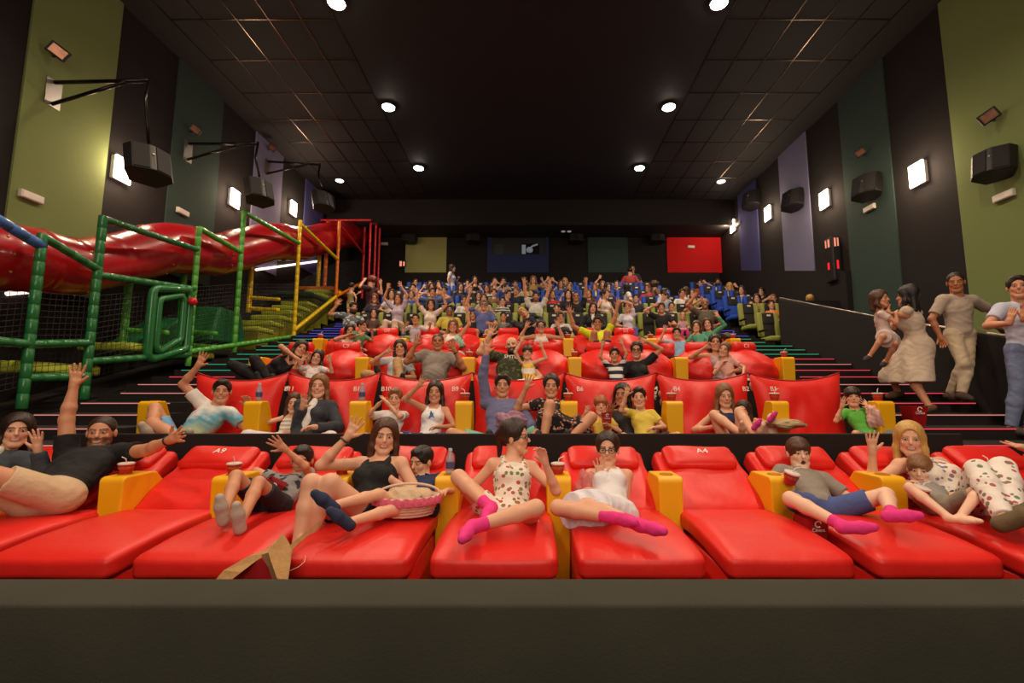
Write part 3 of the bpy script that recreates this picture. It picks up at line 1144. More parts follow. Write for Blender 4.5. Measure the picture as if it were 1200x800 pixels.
rowC = dict(Y=7.47, x0=-4.2, p=1.625, floor=-.22, armY=7.0, armpy=418, code='C')
rowD = dict(Y=9.22, x0=-4.08, p=1.6, floor=.28, armY=8.75, armpy=396, code='D')
PLACE = {'C': ['under the reclining woman in black', 'behind the little girl in white', 'behind the girl in the pale top', 'behind the man in the grey polo', 'under the bearded man in dark green', 'right of the girl in the yellow skirt',
               'under the boy in the striped shirt', 'right of the woman in black with glasses', 'behind the woman and little girl in pink', 'at the right end'],
         'D': ['behind the dark-haired woman', 'behind the baby', 'behind the toddler in pale blue', 'behind the woman in white', 'behind the water bottle', 'behind the woman with the bracelet',
               'behind the man in the yellow shirt', 'under the tilted roll', 'behind the boy in light blue', 'behind the two girls in green']}
used = 0
placed = []
armC = None
for rw, nm, L in ((rowC, 'third', 'C'), (rowD, 'fourth', 'D')):
    at = P(655, rw['armpy'], rw['armY']).z
    hh = at - rw['floor']
    for k in range(6):
        loc = (rw['x0'] + rw['p'] * k, rw['armY'], rw['floor'])
        if k == 0:
            armC = make_arm(hh, .40, 'armrest_console', .20)
            armC.location = loc
            tag(armC, 'yellow armrest at the left end of the %s row of red bean bags' % nm, 'armrest', 'yellow armrests of the %s row' % nm)
        else:
            copy_tree(armC, loc=loc, label='yellow armrest, %s from the left in the %s row of red bean bags' % (ORD[k] if k < 5 else 'last', nm))
    for k in range(10):
        bay, h2 = divmod(k, 2)
        x = rw['x0'] + rw['p'] * (bay + .5) + (h2 * 2 - 1) * .385
        bz = P(600, 407 if L == 'C' else 389, rw['Y'] + .05).z - .63
        src = bags[used % 4]
        lab = 'red bean bag seat of the %s row, %s' % (nm, PLACE[L][k])
        if used < 4:
            o = src
            o.location = (x, rw['Y'], bz)
            tag(o, lab, 'bean bag', 'red bean bag seats')
        else:
            o = copy_tree(src, loc=(x, rw['Y'], bz), label=lab, group='red bean bag seats')
            o['category'] = 'bean bag'
        o.rotation_euler.z = (h2 * 2 - 1) * .12 + .1 * math.sin(k * 3.)
        used += 1
        placed.append(((L, k), o))
    # bench under the bags
    tag(MB().rbox(SX0 + .15, SX1 - .12, rw['Y'] - .42, rw['Y'] + .5, rw['floor'], P(600, 407 if L == 'C' else 389, rw['Y'] + .05).z - .625, .03).build('bench_platform', M_STEP, autosmooth=True),
        'black carpeted bench under the bean bags of the %s row' % nm, 'bench')

for key, o in placed:
    t = {('C', 1): 'C9', ('C', 9): 'C1', ('D', 1): 'D9', ('D', 7): 'D3'}.get(key)
    if t:
        roll = [c for c in o.children if c.name.startswith('headrest_roll')][0]
        text_obj('seat_code', t, .085, (0, -.034, .645), (PI / 2, 0, 0), M_WHITE, roll, .003)

# ---- rows E..J: cinema chairs
M_SGREEN = mat('green_upholstery', '#9aa24c', .7, bump=.1, bscale=60)
M_SBLUE = mat('blue_upholstery', '#1f4fc0', .7, bump=.1, bscale=60)
M_SBLK = mat('black_upholstery', '#23211f', .7)


def make_chair(m, nm):
    r = empty('cinema_chair')
    def tilt(v):
        return Vector((v.x, v.y + (v.z - .4) * .14, v.z))
    for sx in (-1, 1):
        MB().rbox(sx * .19 - .06, sx * .19 + .06, .0, .12, .40, 1.0, .035, 3, fn=tilt).build('back_bolster', m, r, autosmooth=True)
    MB().rbox(-.13, .13, .02, .10, .38, .97, .03, 3, fn=tilt).build('backrest', m if nm == 'blue' else M_SBLK, r, autosmooth=True)
    MB().rbox(-.13, .13, -.005, .05, .72, .99, .02, 3, fn=tilt).build('headrest_cover', M_SBLK, r, autosmooth=True)
    MB().rbox(-.24, .24, -.42, .06, .26, .38, .04, 3).build('seat_cushion', m, r, autosmooth=True)
    for sx in (-1, 1):
        MB().rbox(sx * .265 - .025, sx * .265 + .025, -.36, .02, .50, .55, .015, 2).build('armrest', M_BLKPL, r)
    MB().box(-.26, .26, -.05, .06, 0, .28).build('pedestal', M_BLKPL, r)
    hc = [c for c in r.children if c.name.startswith('headrest_cover')][0]
    MB().box(-.045, .045, .045, .05, .9, .94).build('number_plate', M_WHITE, hc)
    return r


cg, cb = make_chair(M_SGREEN, 'green'), make_chair(M_SBLUE, 'blue')
first = {'g': cg, 'b': cb}
usedc = {'g': False, 'b': False}
ROWN = {'E': 'lowest green row', 'F': 'upper green row', 'G': 'lowest blue row', 'H': 'second blue row', 'I': 'third blue row', 'J': 'topmost blue row'}
SEATY = {}
for n, y, z in UP:
    c = 'g' if n in 'EF' else 'b'
    sy = y + .62
    SEATY[n] = (sy, z)
    xs = [-3.93 + .56 * i for i in range(15)]
    xs2 = [5.63, 6.19] if n not in 'E' else [5.63]
    for j, x in enumerate(xs + xs2):
        right = j >= len(xs)
        lab = ('%s cinema chair in the %s, %s' % ('green and black' if c == 'g' else 'blue', ROWN[n], ('%s from the left' % ORD[j]) if not right else ('right of the stairs' + ('' if j == len(xs) else ', farther one'))))
        cc = c
        if not usedc[cc]:
            o = first[cc]
            usedc[cc] = True
            o.location = (x, sy, z)
            tag(o, lab, 'cinema chair', 'cinema chairs of the upper rows')
        else:
            o = copy_tree(first[cc], loc=(x, sy, z), label=lab)
# ------------------------------------------------------------------ people: signed-distance bodies
def A3(v):
    return np.array([v[0], v[1], v[2]], dtype=np.float64)


def nrm(v):
    v = np.array(v, dtype=np.float64)
    n = np.linalg.norm(v)
    return v / n if n > 1e-9 else v


class Cap:
    def __init__(s, tag, a, b, ra, rb, k=.02, clips=(), sub=False):
        s.tag, s.a, s.b, s.ra, s.rb, s.k, s.clips, s.sub = tag, A3(a), A3(b), ra, rb, k, list(clips), sub

    def box(s, e):
        r = max(s.ra, s.rb) + e
        return np.minimum(s.a, s.b) - r, np.maximum(s.a, s.b) + r

    def d(s, X, Y, Z, off):
        ba = s.b - s.a
        l2 = max(1e-9, float(ba @ ba))
        px, py, pz = X - s.a[0], Y - s.a[1], Z - s.a[2]
        h = np.clip((px * ba[0] + py * ba[1] + pz * ba[2]) / l2, 0, 1)
        return np.sqrt((px - h * ba[0]) ** 2 + (py - h * ba[1]) ** 2 + (pz - h * ba[2]) ** 2) - (s.ra + (s.rb - s.ra) * h) - off


class Ell:
    def __init__(s, tag, c, ax, r, k=.02, clips=(), sub=False):
        s.tag, s.c, s.ax, s.r, s.k, s.clips, s.sub = tag, A3(c), ax, np.array(r, float), k, list(clips), sub

    def box(s, e):
        r = float(np.max(s.r)) + e
        return s.c - r, s.c + r

    def d(s, X, Y, Z, off):
        px, py, pz = X - s.c[0], Y - s.c[1], Z - s.c[2]
        r = s.r + off
        u = [(px * s.ax[i][0] + py * s.ax[i][1] + pz * s.ax[i][2]) for i in range(3)]
        k0 = np.sqrt((u[0] / r[0]) ** 2 + (u[1] / r[1]) ** 2 + (u[2] / r[2]) ** 2)
        k1 = np.sqrt((u[0] / r[0] ** 2) ** 2 + (u[1] / r[1] ** 2) ** 2 + (u[2] / r[2] ** 2) ** 2)
        return k0 * (k0 - 1) / np.maximum(k1, 1e-6)


def sdf_mesh(prims, h, off=0.0, minr=0.0):
    """polygonise a list of primitives by surface nets; returns verts, quads"""
    los, his = [], []
    for p in prims:
        if not p.sub:
            a, b = p.box(off + .02)
            los.append(a)
            his.append(b)
    lo = np.min(los, axis=0) - 2 * h
    hi = np.max(his, axis=0) + 2 * h
    n = np.ceil((hi - lo) / h).astype(int) + 1
    A = np.full(tuple(n), .06, dtype=np.float32)
    gx = [lo[i] + h * np.arange(n[i]) for i in range(3)]
    for p in prims:
        e = off + max(p.k, .0) + 3 * h
        a, b = p.box(e)
        i0 = np.maximum(np.floor((a - lo) / h).astype(int), 0)
        i1 = np.minimum(np.ceil((b - lo) / h).astype(int) + 1, n)
        if np.any(i1 <= i0):
            continue
        X = gx[0][i0[0]:i1[0]][:, None, None]
        Y = gx[1][i0[1]:i1[1]][None, :, None]
        Z = gx[2][i0[2]:i1[2]][None, None, :]
        d = p.d(X, Y, Z, off if not p.sub else 0)
        for (cp, cn) in p.clips:
            d = np.maximum(d, (X - cp[0]) * cn[0] + (Y - cp[1]) * cn[1] + (Z - cp[2]) * cn[2])
        sl = (slice(i0[0], i1[0]), slice(i0[1], i1[1]), slice(i0[2], i1[2]))
        c = A[sl]
        k = max(p.k, 1e-4)
        if p.sub:
            d = -d
            hh = np.maximum(k - np.abs(c - d), 0) / k
            A[sl] = np.maximum(c, d) + hh * hh * k * .25
        else:
            hh = np.maximum(k - np.abs(c - d), 0) / k
            A[sl] = np.minimum(c, d) - hh * hh * k * .25
    ins = A < 0
    cnt = np.zeros(tuple(n - 1), dtype=np.int8)
    for i in (0, 1):
        for j in (0, 1):
            for k in (0, 1):
                cnt += ins[i:n[0] - 1 + i, j:n[1] - 1 + j, k:n[2] - 1 + k]
    act = (cnt > 0) & (cnt < 8)
    idx = np.argwhere(act)
    if len(idx) == 0:
        return np.zeros((0, 3)), np.zeros((0, 4), int)
    vid = np.full(tuple(n - 1), -1, dtype=np.int32)
    vid[act] = np.arange(len(idx))
    acc = np.zeros((len(idx), 3))
    cn = np.zeros(len(idx))
    C = [(0, 0, 0), (1, 0, 0), (0, 1, 0), (1, 1, 0), (0, 0, 1), (1, 0, 1), (0, 1, 1), (1, 1, 1)]
    E = [(0, 1), (2, 3), (4, 5), (6, 7), (0, 2), (1, 3), (4, 6), (5, 7), (0, 4), (1, 5), (2, 6), (3, 7)]
    V = [A[idx[:, 0] + c[0], idx[:, 1] + c[1], idx[:, 2] + c[2]] for c in C]
    for a, b in E:
        m = (V[a] < 0) != (V[b] < 0)
        den = V[a] - V[b]
        den[den == 0] = 1e-9
        t = V[a] / den
        ca, cb = np.array(C[a], float), np.array(C[b], float)
        q = ca[None] + (cb - ca)[None] * t[:, None]
        acc += q * m[:, None]
        cn += m
    pos = lo + (idx + acc / cn[:, None]) * h
    quads = []
    for ax in range(3):
        o1, o2 = [(1, 2), (2, 0), (0, 1)][ax]
        s0 = [slice(None)] * 3
        s1 = [slice(None)] * 3
        s0[ax] = slice(0, n[ax] - 1)
        s1[ax] = slice(1, n[ax])
        a = ins[tuple(s0)]
        b = ins[tuple(s1)]
        e = np.argwhere(a != b)
        m = (e[:, o1] > 0) & (e[:, o2] > 0) & (e[:, o1] < n[o1] - 1) & (e[:, o2] < n[o2] - 1)
        e = e[m]
        fl = a[e[:, 0], e[:, 1], e[:, 2]]
        def g(d1, d2):
            q = e.copy()
            q[:, o1] += d1
            q[:, o2] += d2
            return vid[q[:, 0], q[:, 1], q[:, 2]]
        Q = np.stack([g(-1, -1), g(0, -1), g(0, 0), g(-1, 0)], 1)
        Q[~fl] = Q[~fl][:, ::-1]
        quads.append(Q)
    return pos, np.concatenate(quads)


def np_mesh(name, v, q, m, parent=None, cols=None, origin=None, weights=None):
    me = bpy.data.meshes.new(name)
    nv, nf = len(v), len(q)
    if origin is not None:
        v = v - origin
    me.vertices.add(nv)
    me.vertices.foreach_set('co', v.astype(np.float32).ravel())
    me.loops.add(nf * 4)
    me.loops.foreach_set('vertex_index', q.astype(np.int32).ravel())
    me.polygons.add(nf)
    me.polygons.foreach_set('loop_start', np.arange(0, nf * 4, 4, dtype=np.int32))
    me.polygons.foreach_set('loop_total', np.full(nf, 4, dtype=np.int32))
    me.polygons.foreach_set('use_smooth', np.ones(nf, dtype=bool))
    me.update(calc_edges=True)
    if cols is not None:
        ca = me.color_attributes.new('Col', 'FLOAT_COLOR', 'POINT')
        ca.data.foreach_set('color', np.concatenate([cols, np.ones((nv, 1))], 1).astype(np.float32).ravel())
    me.materials.append(m)
    o = bpy.data.objects.new(name, me)
    COL.objects.link(o)
    if parent is not None:
        o.parent = parent
    return o


def skin_mat():
    m = bpy.data.materials.new('skin')
    m.use_nodes = True
    nt = m.node_tree
    b = nt.nodes['Principled BSDF']
    a = nt.nodes.new('ShaderNodeAttribute')
    a.attribute_name = 'Col'
    nt.links.new(a.outputs['Color'], b.inputs['Base Color'])
    b.inputs['Roughness'].default_value = .5
    b.inputs['Subsurface Weight'].default_value = .0
    return m


M_SKIN = skin_mat()
SKINS = {'l': srgb('#e0a98a'), 'm': srgb('#cf9270'), 't': srgb('#b87852'), 'd': srgb('#7d4c34'), 'p': srgb('#ecbfa4')}
HAIRC = {'black': '#17110f', 'dark': '#2a1a13', 'brown': '#4a2c1b', 'light': '#7d5433', 'blond': '#c39a55', 'ginger': '#9a5326', 'grey': '#77706a', 'redbrown': '#6e2018'}


def hair_mat(c):
    nm = 'hair_' + c
    if nm in MATS:
        return MATS[nm]
    m = mat(nm, HAIRC[c], .45)
    nt = m.node_tree
    b = nt.nodes['Principled BSDF']
    tc = nt.nodes.new('ShaderNodeTexCoord')
    mp = nt.nodes.new('ShaderNodeMapping')
    mp.inputs['Scale'].default_value = (90, 90, 7)
    n = nt.nodes.new('ShaderNodeTexNoise')
    n.inputs['Scale'].default_value = 1.0
    nt.links.new(tc.outputs['Object'], mp.inputs['Vector'])
    nt.links.new(mp.outputs['Vector'], n.inputs['Vector'])
    cr = srgb(HAIRC[c])
    mx = nt.nodes.new('ShaderNodeMix')
    mx.data_type = 'RGBA'
    mx.inputs[6].default_value = (*[x * .55 for x in cr], 1)
    mx.inputs[7].default_value = (*[min(1, x * 1.6) for x in cr], 1)
    nt.links.new(n.outputs['Fac'], mx.inputs[0])
    nt.links.new(mx.outputs[2], b.inputs['Base Color'])
    bp = nt.nodes.new('ShaderNodeBump')
    bp.inputs['Strength'].default_value = .6
    bp.inputs['Distance'].default_value = .01
    nt.links.new(n.outputs['Fac'], bp.inputs['Height'])
    nt.links.new(bp.outputs['Normal'], b.inputs['Normal'])
    return m


def cloth(spec):
    """'#hex' plain, 'stripe:#a:#b:n', 'floral:#base:#c1:#c2', 'print:#base:#c', 'fade:#a:#b:#c', 'dots:#a:#b', 'denim:#a'"""
    if spec in MATS:
        return MATS[spec]
    p = spec.split(':')
    if len(p) == 1:
        m = mat('cloth_' + spec, spec, .85, noise=.10, nscale=9, bump=.35, bscale=26)
        MATS[spec] = m
        return m
    kind = p[0]
    m = mat('cloth_' + spec.replace(':', '_').replace('#', ''), p[1], .85, bump=.3, bscale=26)
    nt = m.node_tree
    b = nt.nodes['Principled BSDF']
    tc = nt.nodes.new('ShaderNodeTexCoord')
    def rgb(c):
        return (*srgb(c), 1)
    ramp = nt.nodes.new('ShaderNodeValToRGB')
    ramp.color_ramp.interpolation = 'CONSTANT'
    el = ramp.color_ramp.elements
    if kind == 'stripe':
        wv = nt.nodes.new('ShaderNodeTexWave')
        wv.bands_direction = 'Z'
        wv.inputs['Scale'].default_value = float(p[3]) / 6.28 * 2
        wv.inputs['Distortion'].default_value = .4
        nt.links.new(tc.outputs['Generated'], wv.inputs['Vector'])
        el[0].color = rgb(p[1])
        el[1].position = .5
        el[1].color = rgb(p[2])
        nt.links.new(wv.outputs['Fac'], ramp.inputs['Fac'])
    elif kind in ('floral', 'dots'):
        vo = nt.nodes.new('ShaderNodeTexVoronoi')
        vo.inputs['Scale'].default_value = 26 if kind == 'floral' else 22
        nt.links.new(tc.outputs['Object'], vo.inputs['Vector'])
        if kind == 'dots':
            el[0].color = rgb(p[2])
            el[1].position = .45
            el[1].color = rgb(p[1])
            nt.links.new(vo.outputs['Distance'], ramp.inputs['Fac'])
        else:
            mx = nt.nodes.new('ShaderNodeMix')
            mx.data_type = 'RGBA'
            mx.inputs[6].default_value = rgb(p[2])
            mx.inputs[7].default_value = rgb(p[3])
            sep = nt.nodes.new('ShaderNodeSeparateColor')
            nt.links.new(vo.outputs['Color'], sep.inputs[0])
            nt.links.new(sep.outputs[0], mx.inputs[0])
            lt = nt.nodes.new('ShaderNodeMath')
            lt.operation = 'LESS_THAN'
            lt.inputs[1].default_value = .42
            nt.links.new(vo.outputs['Distance'], lt.inputs[0])
            gt = nt.nodes.new('ShaderNodeMath')
            gt.operation = 'MULTIPLY'
            g2 = nt.nodes.new('ShaderNodeMath')
            g2.operation = 'GREATER_THAN'
            g2.inputs[1].default_value = .35
            nt.links.new(sep.outputs[1], g2.inputs[0])
            nt.links.new(lt.outputs[0], gt.inputs[0])
            nt.links.new(g2.outputs[0], gt.inputs[1])
            m2 = nt.nodes.new('ShaderNodeMix')
            m2.data_type = 'RGBA'
            m2.inputs[6].default_value = rgb(p[1])
            nt.links.new(gt.outputs[0], m2.inputs[0])
            nt.links.new(mx.outputs[2], m2.inputs[7])
            nt.links.new(m2.outputs[2], b.inputs['Base Color'])
            MATS[spec] = m
            return m
    elif kind == 'fade':
        ramp.color_ramp.interpolation = 'LINEAR'
        sp = nt.nodes.new('ShaderNodeSeparateXYZ')
        n = nt.nodes.new('ShaderNodeTexNoise')
        n.inputs['Scale'].default_value = 6
        ad = nt.nodes.new('ShaderNodeMath')
        ad.operation = 'MULTIPLY_ADD'
        ad.inputs[1].default_value = .35
        nt.links.new(tc.outputs['Generated'], sp.inputs[0])
        nt.links.new(tc.outputs['Generated'], n.inputs['Vector'])
        nt.links.new(n.outputs['Fac'], ad.inputs[0])
        nt.links.new(sp.outputs['Z'], ad.inputs[2])
        el[0].position = .35
        el[0].color = rgb(p[1])
        el[1].position = .72
        el[1].color = rgb(p[2])
        e = el.new(.9)
        e.color = rgb(p[3])
        nt.links.new(ad.outputs[0], ramp.inputs['Fac'])
    elif kind == 'print':
        n = nt.nodes.new('ShaderNodeTexNoise')
        n.inputs['Scale'].default_value = 16
        n.inputs['Detail'].default_value = 1
        nt.links.new(tc.outputs['Object'], n.inputs['Vector'])
        el[0].color = rgb(p[1])
        el[1].position = .56
        el[1].color = rgb(p[2])
        nt.links.new(n.outputs['Fac'], ramp.inputs['Fac'])
    nt.links.new(ramp.outputs['Color'], b.inputs['Base Color'])
    MATS[spec] = m
    return m


def two_bone(S, T, l1, l2, pole):
    S, T = A3(S), A3(T)
    d = T - S
    L = np.linalg.norm(d)
    mx = (l1 + l2) * .995
    if L > mx:
        T = S + d / L * mx
        L = mx
    L = max(L, abs(l1 - l2) * 1.05 + 1e-4)
    u = nrm(T - S)
    x = (l1 * l1 - l2 * l2 + L * L) / (2 * L)
    hgt = math.sqrt(max(0, l1 * l1 - x * x))
    p = A3(pole)
    p = nrm(p - u * (p @ u))
    return S + u * x + p * hgt, T


def hand_prims(out, W, fd, pn, s, kind, side, fr, tagn):
    """palm at wrist W, fingers along fd, palm facing pn. side=+1/-1 puts the thumb"""
    fd = nrm(fd)
    pn = nrm(A3(pn) - fd * (A3(pn) @ fd))
    sd = np.cross(fd, pn) * side        # towards the thumb
    pw = .038 * s
    out.append(Cap(tagn, W, W + fd * .03 * s, .027 * s, .028 * s, .015 * s))
    for t in (-.8, 0.0, .8):
        out.append(Cap(tagn, W + fd * .02 * s + sd * t * pw * .45, W + fd * .085 * s + sd * t * pw * .85, .016 * s, .0135 * s, .012 * s))
    lens = [.072, .080, .074, .058]
    spread = {'open': .22, 'relax': .07, 'grip': .03, 'flat': .04}[kind]
    c1, c2 = {'open': (.08, .12), 'relax': (.55, .6), 'grip': (1.0, 1.2), 'flat': (.1, .15)}[kind]
    r = max(.0088 * s, fr)
    for i in range(4):
        t = 1 - i * 2 / 3
        base = W + fd * (.090 - .006 * abs(t + .3)) * s + sd * t * pw * .88
        d0 = nrm(fd + sd * t * spread * 1.3)
        a = base
        dirs = [d0 * math.cos(c1 * .6) + pn * math.sin(c1 * .6), d0 * math.cos(c1 + c2 * .4) + pn * math.sin(c1 + c2 * .4), d0 * math.cos(c1 + c2) + pn * math.sin(c1 + c2)]
        L = lens[i] * s
        for q, (dd, f) in enumerate(zip(dirs, (.42, .32, .26))):
            b = a + nrm(dd) * L * f
            out.append(Cap(tagn, a, b, r * (1.05 - .08 * q), r * (.98 - .1 * q), .005 * s if q else .01 * s))
            a = b
    tb = W + fd * .025 * s + sd * .028 * s
    sp = {'open': .95, 'relax': .5, 'grip': .35, 'flat': .25}[kind]
    d1 = nrm(fd * math.cos(sp) + sd * math.sin(sp) + pn * (.15 if kind == 'open' else .5))
    t1 = tb + d1 * .038 * s
    d2 = nrm(d1 + fd * .3 + pn * (.0 if kind == 'open' else .4))
    out.append(Cap(tagn, tb, t1, .016 * s, .0115 * s, .012 * s))
    out.append(Cap(tagn, t1, t1 + d2 * .032 * s, max(.0108 * s, fr), max(.009 * s, fr), .005 * s))


PEOPLE = []


def person(label, head, Y, s=1.0, yaw=0, pitch=0, roll=0, by=None, td=None, hip=None, L=None, R=None, lp=None, rp=None, Lk='open', Rk='open', Lf=None, Rf=None, Ln=None, Rn=None,
           legs='sit', feet=None, kp=None, fdir=None, skin='l', sex='f', hair=('long', 'dark'), top=('tee', '#888888'), bot=('pants', '#333d4c'), shoe='#333333', girth=1.0,
           vox=.011, smile=True, beard=0, glasses=None, belly=0, group=None, lid=None, hs=None, long_neck=0, cat='person', watch=None, openm=0):
    hc = A3(P(head[0], head[1], Y))
    hs = hs or (.60 + .42 * s) * 1.05
    if abs(yaw) < 100:
        yaw = yaw - .8 * math.degrees(math.atan2(hc[0], Y))
    yw, pt, rl = math.radians(yaw), math.radians(pitch), math.radians(roll)
    f = np.array([math.sin(yw) * math.cos(pt), -math.cos(yw) * math.cos(pt), -math.sin(pt)])
    u = nrm(np.array([math.sin(rl), 0, 1.0]))
    u = nrm(u - f * (u @ f))
    r_ = np.cross(u, f)         # image-left for a face looking at the camera is +r_? make +x image-right
    r_ = -r_ if (r_ @ np.array([math.cos(yw), math.sin(yw), 0])) < 0 else r_
    by = math.radians(yaw * .6 if by is None else by)
    prims = []
    bsz = s
    if hip is not None:
        Hp = A3(P(*hip)) if len(hip) == 3 else None
        tdv = nrm(Hp - (hc - u * .15 * hs))
    else:
        tdv = nrm(td if td is not None else (0, -.25, -1))
    tl = .50 * bsz
    dn = nrm(tdv * .6 - u * .4)
    N = hc - u * .085 * hs - f * .02 * hs + dn * (.085 * hs + long_neck)
    Hp = N + tdv * tl
    a = -tdv
    R0 = np.array([math.cos(by), math.sin(by), 0])
    Rv = nrm(R0 - a * (R0 @ a))
    Bv = np.cross(Rv, a)
    if Bv @ np.array([math.sin(by), -math.cos(by), 0]) < 0 and abs(a[2]) > .3:
        Bv = -Bv
    ax = (Rv, Bv, a)
    fem = sex == 'f'
    kid = s < .82
    g = girth
    sw = (.150 if fem else .175) * bsz * (.92 if kid else 1)
    K = .035 * bsz
    prims += [Ell('pelvis', Hp + a * .03 * bsz, ax, (.155 * g * bsz, .11 * g * bsz, .11 * bsz), K),
              Ell('torso', Hp + a * .17 * bsz, ax, ((.118 if fem else .135) * g * bsz, .098 * g * bsz, .15 * bsz), K),
              Ell('torso', N - a * .17 * bsz, ax, ((.135 if fem else .158) * g * bsz, .105 * g * bsz, .17 * bsz), K)]
    if belly:
        prims.append(Ell('torso', Hp + a * .14 * bsz + Bv * .05 * bsz, ax, (.13 * g * bsz, .10 * bsz * belly, .14 * bsz), K))
    if fem and not kid:
        for sg in (-1, 1):
            prims.append(Ell('torso', N - a * .19 * bsz + Bv * .085 * bsz + Rv * sg * .062 * bsz, ax, (.058 * bsz, .05 * bsz, .058 * bsz), .03))
    # arms; 0 = image-left, 1 = image-right
    l1, l2 = .285 * bsz, .245 * bsz
    fr = vox * .72
    joints = {}
    for i, (tgt, pole, hk, hf, hn, sg) in enumerate(((L, lp, Lk, Lf, Ln, -1), (R, rp, Rk, Rf, Rn, 1))):
        if tgt is None:
            tgt = 'lap'
        up = 0
        if isinstance(tgt, str):
            if tgt == 'lap':
                T = Hp + Bv * .20 * bsz + Rv * sg * .09 * bsz + a * .10 * bsz
            elif tgt == 'side':
                T = Hp + Bv * .12 * bsz + Rv * sg * .25 * bsz + a * .03 * bsz
            elif tgt == 'down':
                T = Hp + Bv * .03 * bsz + Rv * sg * .24 * bsz - a * .08 * bsz
            elif tgt == 'up':
                T = N + a * .42 * bsz + Rv * sg * .24 * bsz + Bv * .12 * bsz
            elif tgt == 'wave':
                T = N + a * .20 * bsz + Rv * sg * .30 * bsz + Bv * .22 * bsz
            elif tgt == 'face':
                T = hc - u * .07 * hs + f * .15 * hs + Rv * sg * .04
            elif tgt == 'knee':
                T = Hp + Bv * .34 * bsz + Rv * sg * .12 * bsz + a * .16 * bsz
            elif tgt == 'chest':
                T = N - a * .16 * bsz + Bv * .26 * bsz + Rv * sg * .05 * bsz
        else:
            T = A3(P(tgt[0], tgt[1], Y + (tgt[2] if len(tgt) > 2 else -.28 * bsz)))
        S = N - a * .045 * bsz + Rv * sg * sw
        raised = (T - S) @ a > .05 * bsz
        if raised:
            S = S + a * .03 * bsz - Rv * sg * .01 * bsz
        if pole is None:
            pole = Rv * sg * .8 - a * .8 - Bv * .15 if not raised else Rv * sg * 1.0 - a * .25 + Bv * .1
        # T is the palm centre
        pd = nrm(T - S)
        Ee, Wt = two_bone(S, T - nrm(T - S) * .0, l1, l2 + .055 * bsz, pole)
        fdirn = nrm(Wt - Ee)
        W = Ee + fdirn * l2
        if hf is not None:
            fdirn = nrm(A3(hf))
        elif raised and hk == 'open':
            fdirn = nrm(fdirn + np.array([0, 0, .5]))
        pn = A3(hn) if hn is not None else (np.array([0.05, -1, 0.05]) if raised or hk == 'open' else -np.array([0, .3, 1.0]))
        thin = .9 if fem or kid else 1.0
        ag = (1 + (g - 1) * .7)
        prims.append(Cap('sh%d' % i, N - a * .03 * bsz + Rv * sg * .03 * bsz, S, .058 * bsz * thin, .056 * bsz * thin * ag, K))
        prims.append(Cap('ua%d' % i, S, Ee, .050 * bsz * thin * ag, .040 * bsz * thin * ag, K * .8))
        prims.append(Cap('fa%d' % i, Ee, Ee + (W - Ee) * .35, .039 * bsz * thin * ag, .038 * bsz * thin * ag, K * .5))
        prims.append(Cap('fa%d' % i, Ee + (W - Ee) * .35, W, .038 * bsz * thin * ag, .025 * bsz * thin, K * .5))
        hsz = bsz * (1.0 if not kid else 1.08) * (1.0 if not fem else .95)
        # palm towards camera: which side carries the thumb
        hp = []
        th = 1 if sg * 1 > 0 else -1
        hand_prims(hp, W, fdirn, pn, hsz, hk, -th, fr, 'hand')
        prims += hp
        joints['S%d' % i], joints['E%d' % i], joints['W%d' % i], joints['H%d' % i] = S, Ee, W, W + fdirn * .07 * bsz
    # neck
    prims.append(Cap('neck', N - a * .03 * bsz, hc - u * .05 * hs - f * .015 * hs, (.052 if fem or kid else .062) * hs, (.048 if fem or kid else .058) * hs, .03))
    # legs
    t1, t2 = .42 * bsz, .41 * bsz
    for i, sg in enumerate((-1, 1)):
        J = Hp + Rv * sg * .085 * bsz
        if legs == 'none':
            break
        if feet is not None:
            T = A3(P(*feet[i]))
            pole = np.array([0, 0, 1.0]) if kp is None else A3(kp[i] if isinstance(kp[0], (tuple, list)) else kp)
            FD = nrm(A3(fdir)) if fdir is not None else nrm(np.array([0.25 * sg, -.5, .85]))
        elif legs == 'sit':
            fw = nrm(np.array([math.sin(by), -math.cos(by), 0]))
            T = J + fw * .44 * bsz + np.array([0, 0, -.38 * bsz]) + Rv * sg * .05 * bsz
            pole = np.array([0, 0, 1.0]) + fw
            FD = nrm(fw)
        elif legs == 'lounge':
            T = J + np.array([sg * .08 * bsz, -.74 * bsz, -.03])
            pole = np.array([sg * .3, 0, 1.0])
            FD = nrm(np.array([.2 * sg, -.35, .9]))
        elif legs == 'bent':
            T = J + np.array([sg * .12 * bsz, -.34 * bsz, -.26 * bsz])
            pole = np.array([sg * .9, -.7, .45])
            FD = nrm(np.array([sg * .6, -.1, .2]))
        elif legs == 'tuck':
            T = J + np.array([sg * .08 * bsz, -.13 * bsz, -.33 * bsz])
            pole = np.array([sg * .35, -1, .9])
            FD = np.array([0, -1, -.1])
        elif legs == 'stand':
            T = J + np.array([sg * .03, 0.0, -.80 * bsz])
            pole = np.array([0, -1.0, 0])
            FD = nrm([math.sin(by) + .3 * sg, -math.cos(by), -.1])
        Kn, T = two_bone(J, T, t1, t2, pole)
        lg = (1 + (g - 1) * .6) * (.93 if kid else 1)
        prims.append(Cap('th%d' % i, J, Kn, .083 * bsz * lg, .055 * bsz * lg, K))
        m = Kn + (T - Kn) * .33
        prims.append(Cap('ca%d' % i, Kn, m, .052 * bsz * lg, .053 * bsz * lg, K * .6))
        prims.append(Cap('ca%d' % i, m, T, .053 * bsz * lg, .034 * bsz, K * .6))
        heel = T - nrm(T - Kn) * -.025 * bsz - FD * .03 * bsz
        prims.append(Cap('foot%d' % i, heel, heel + FD * .12 * bsz, .034 * bsz, .034 * bsz, .02))
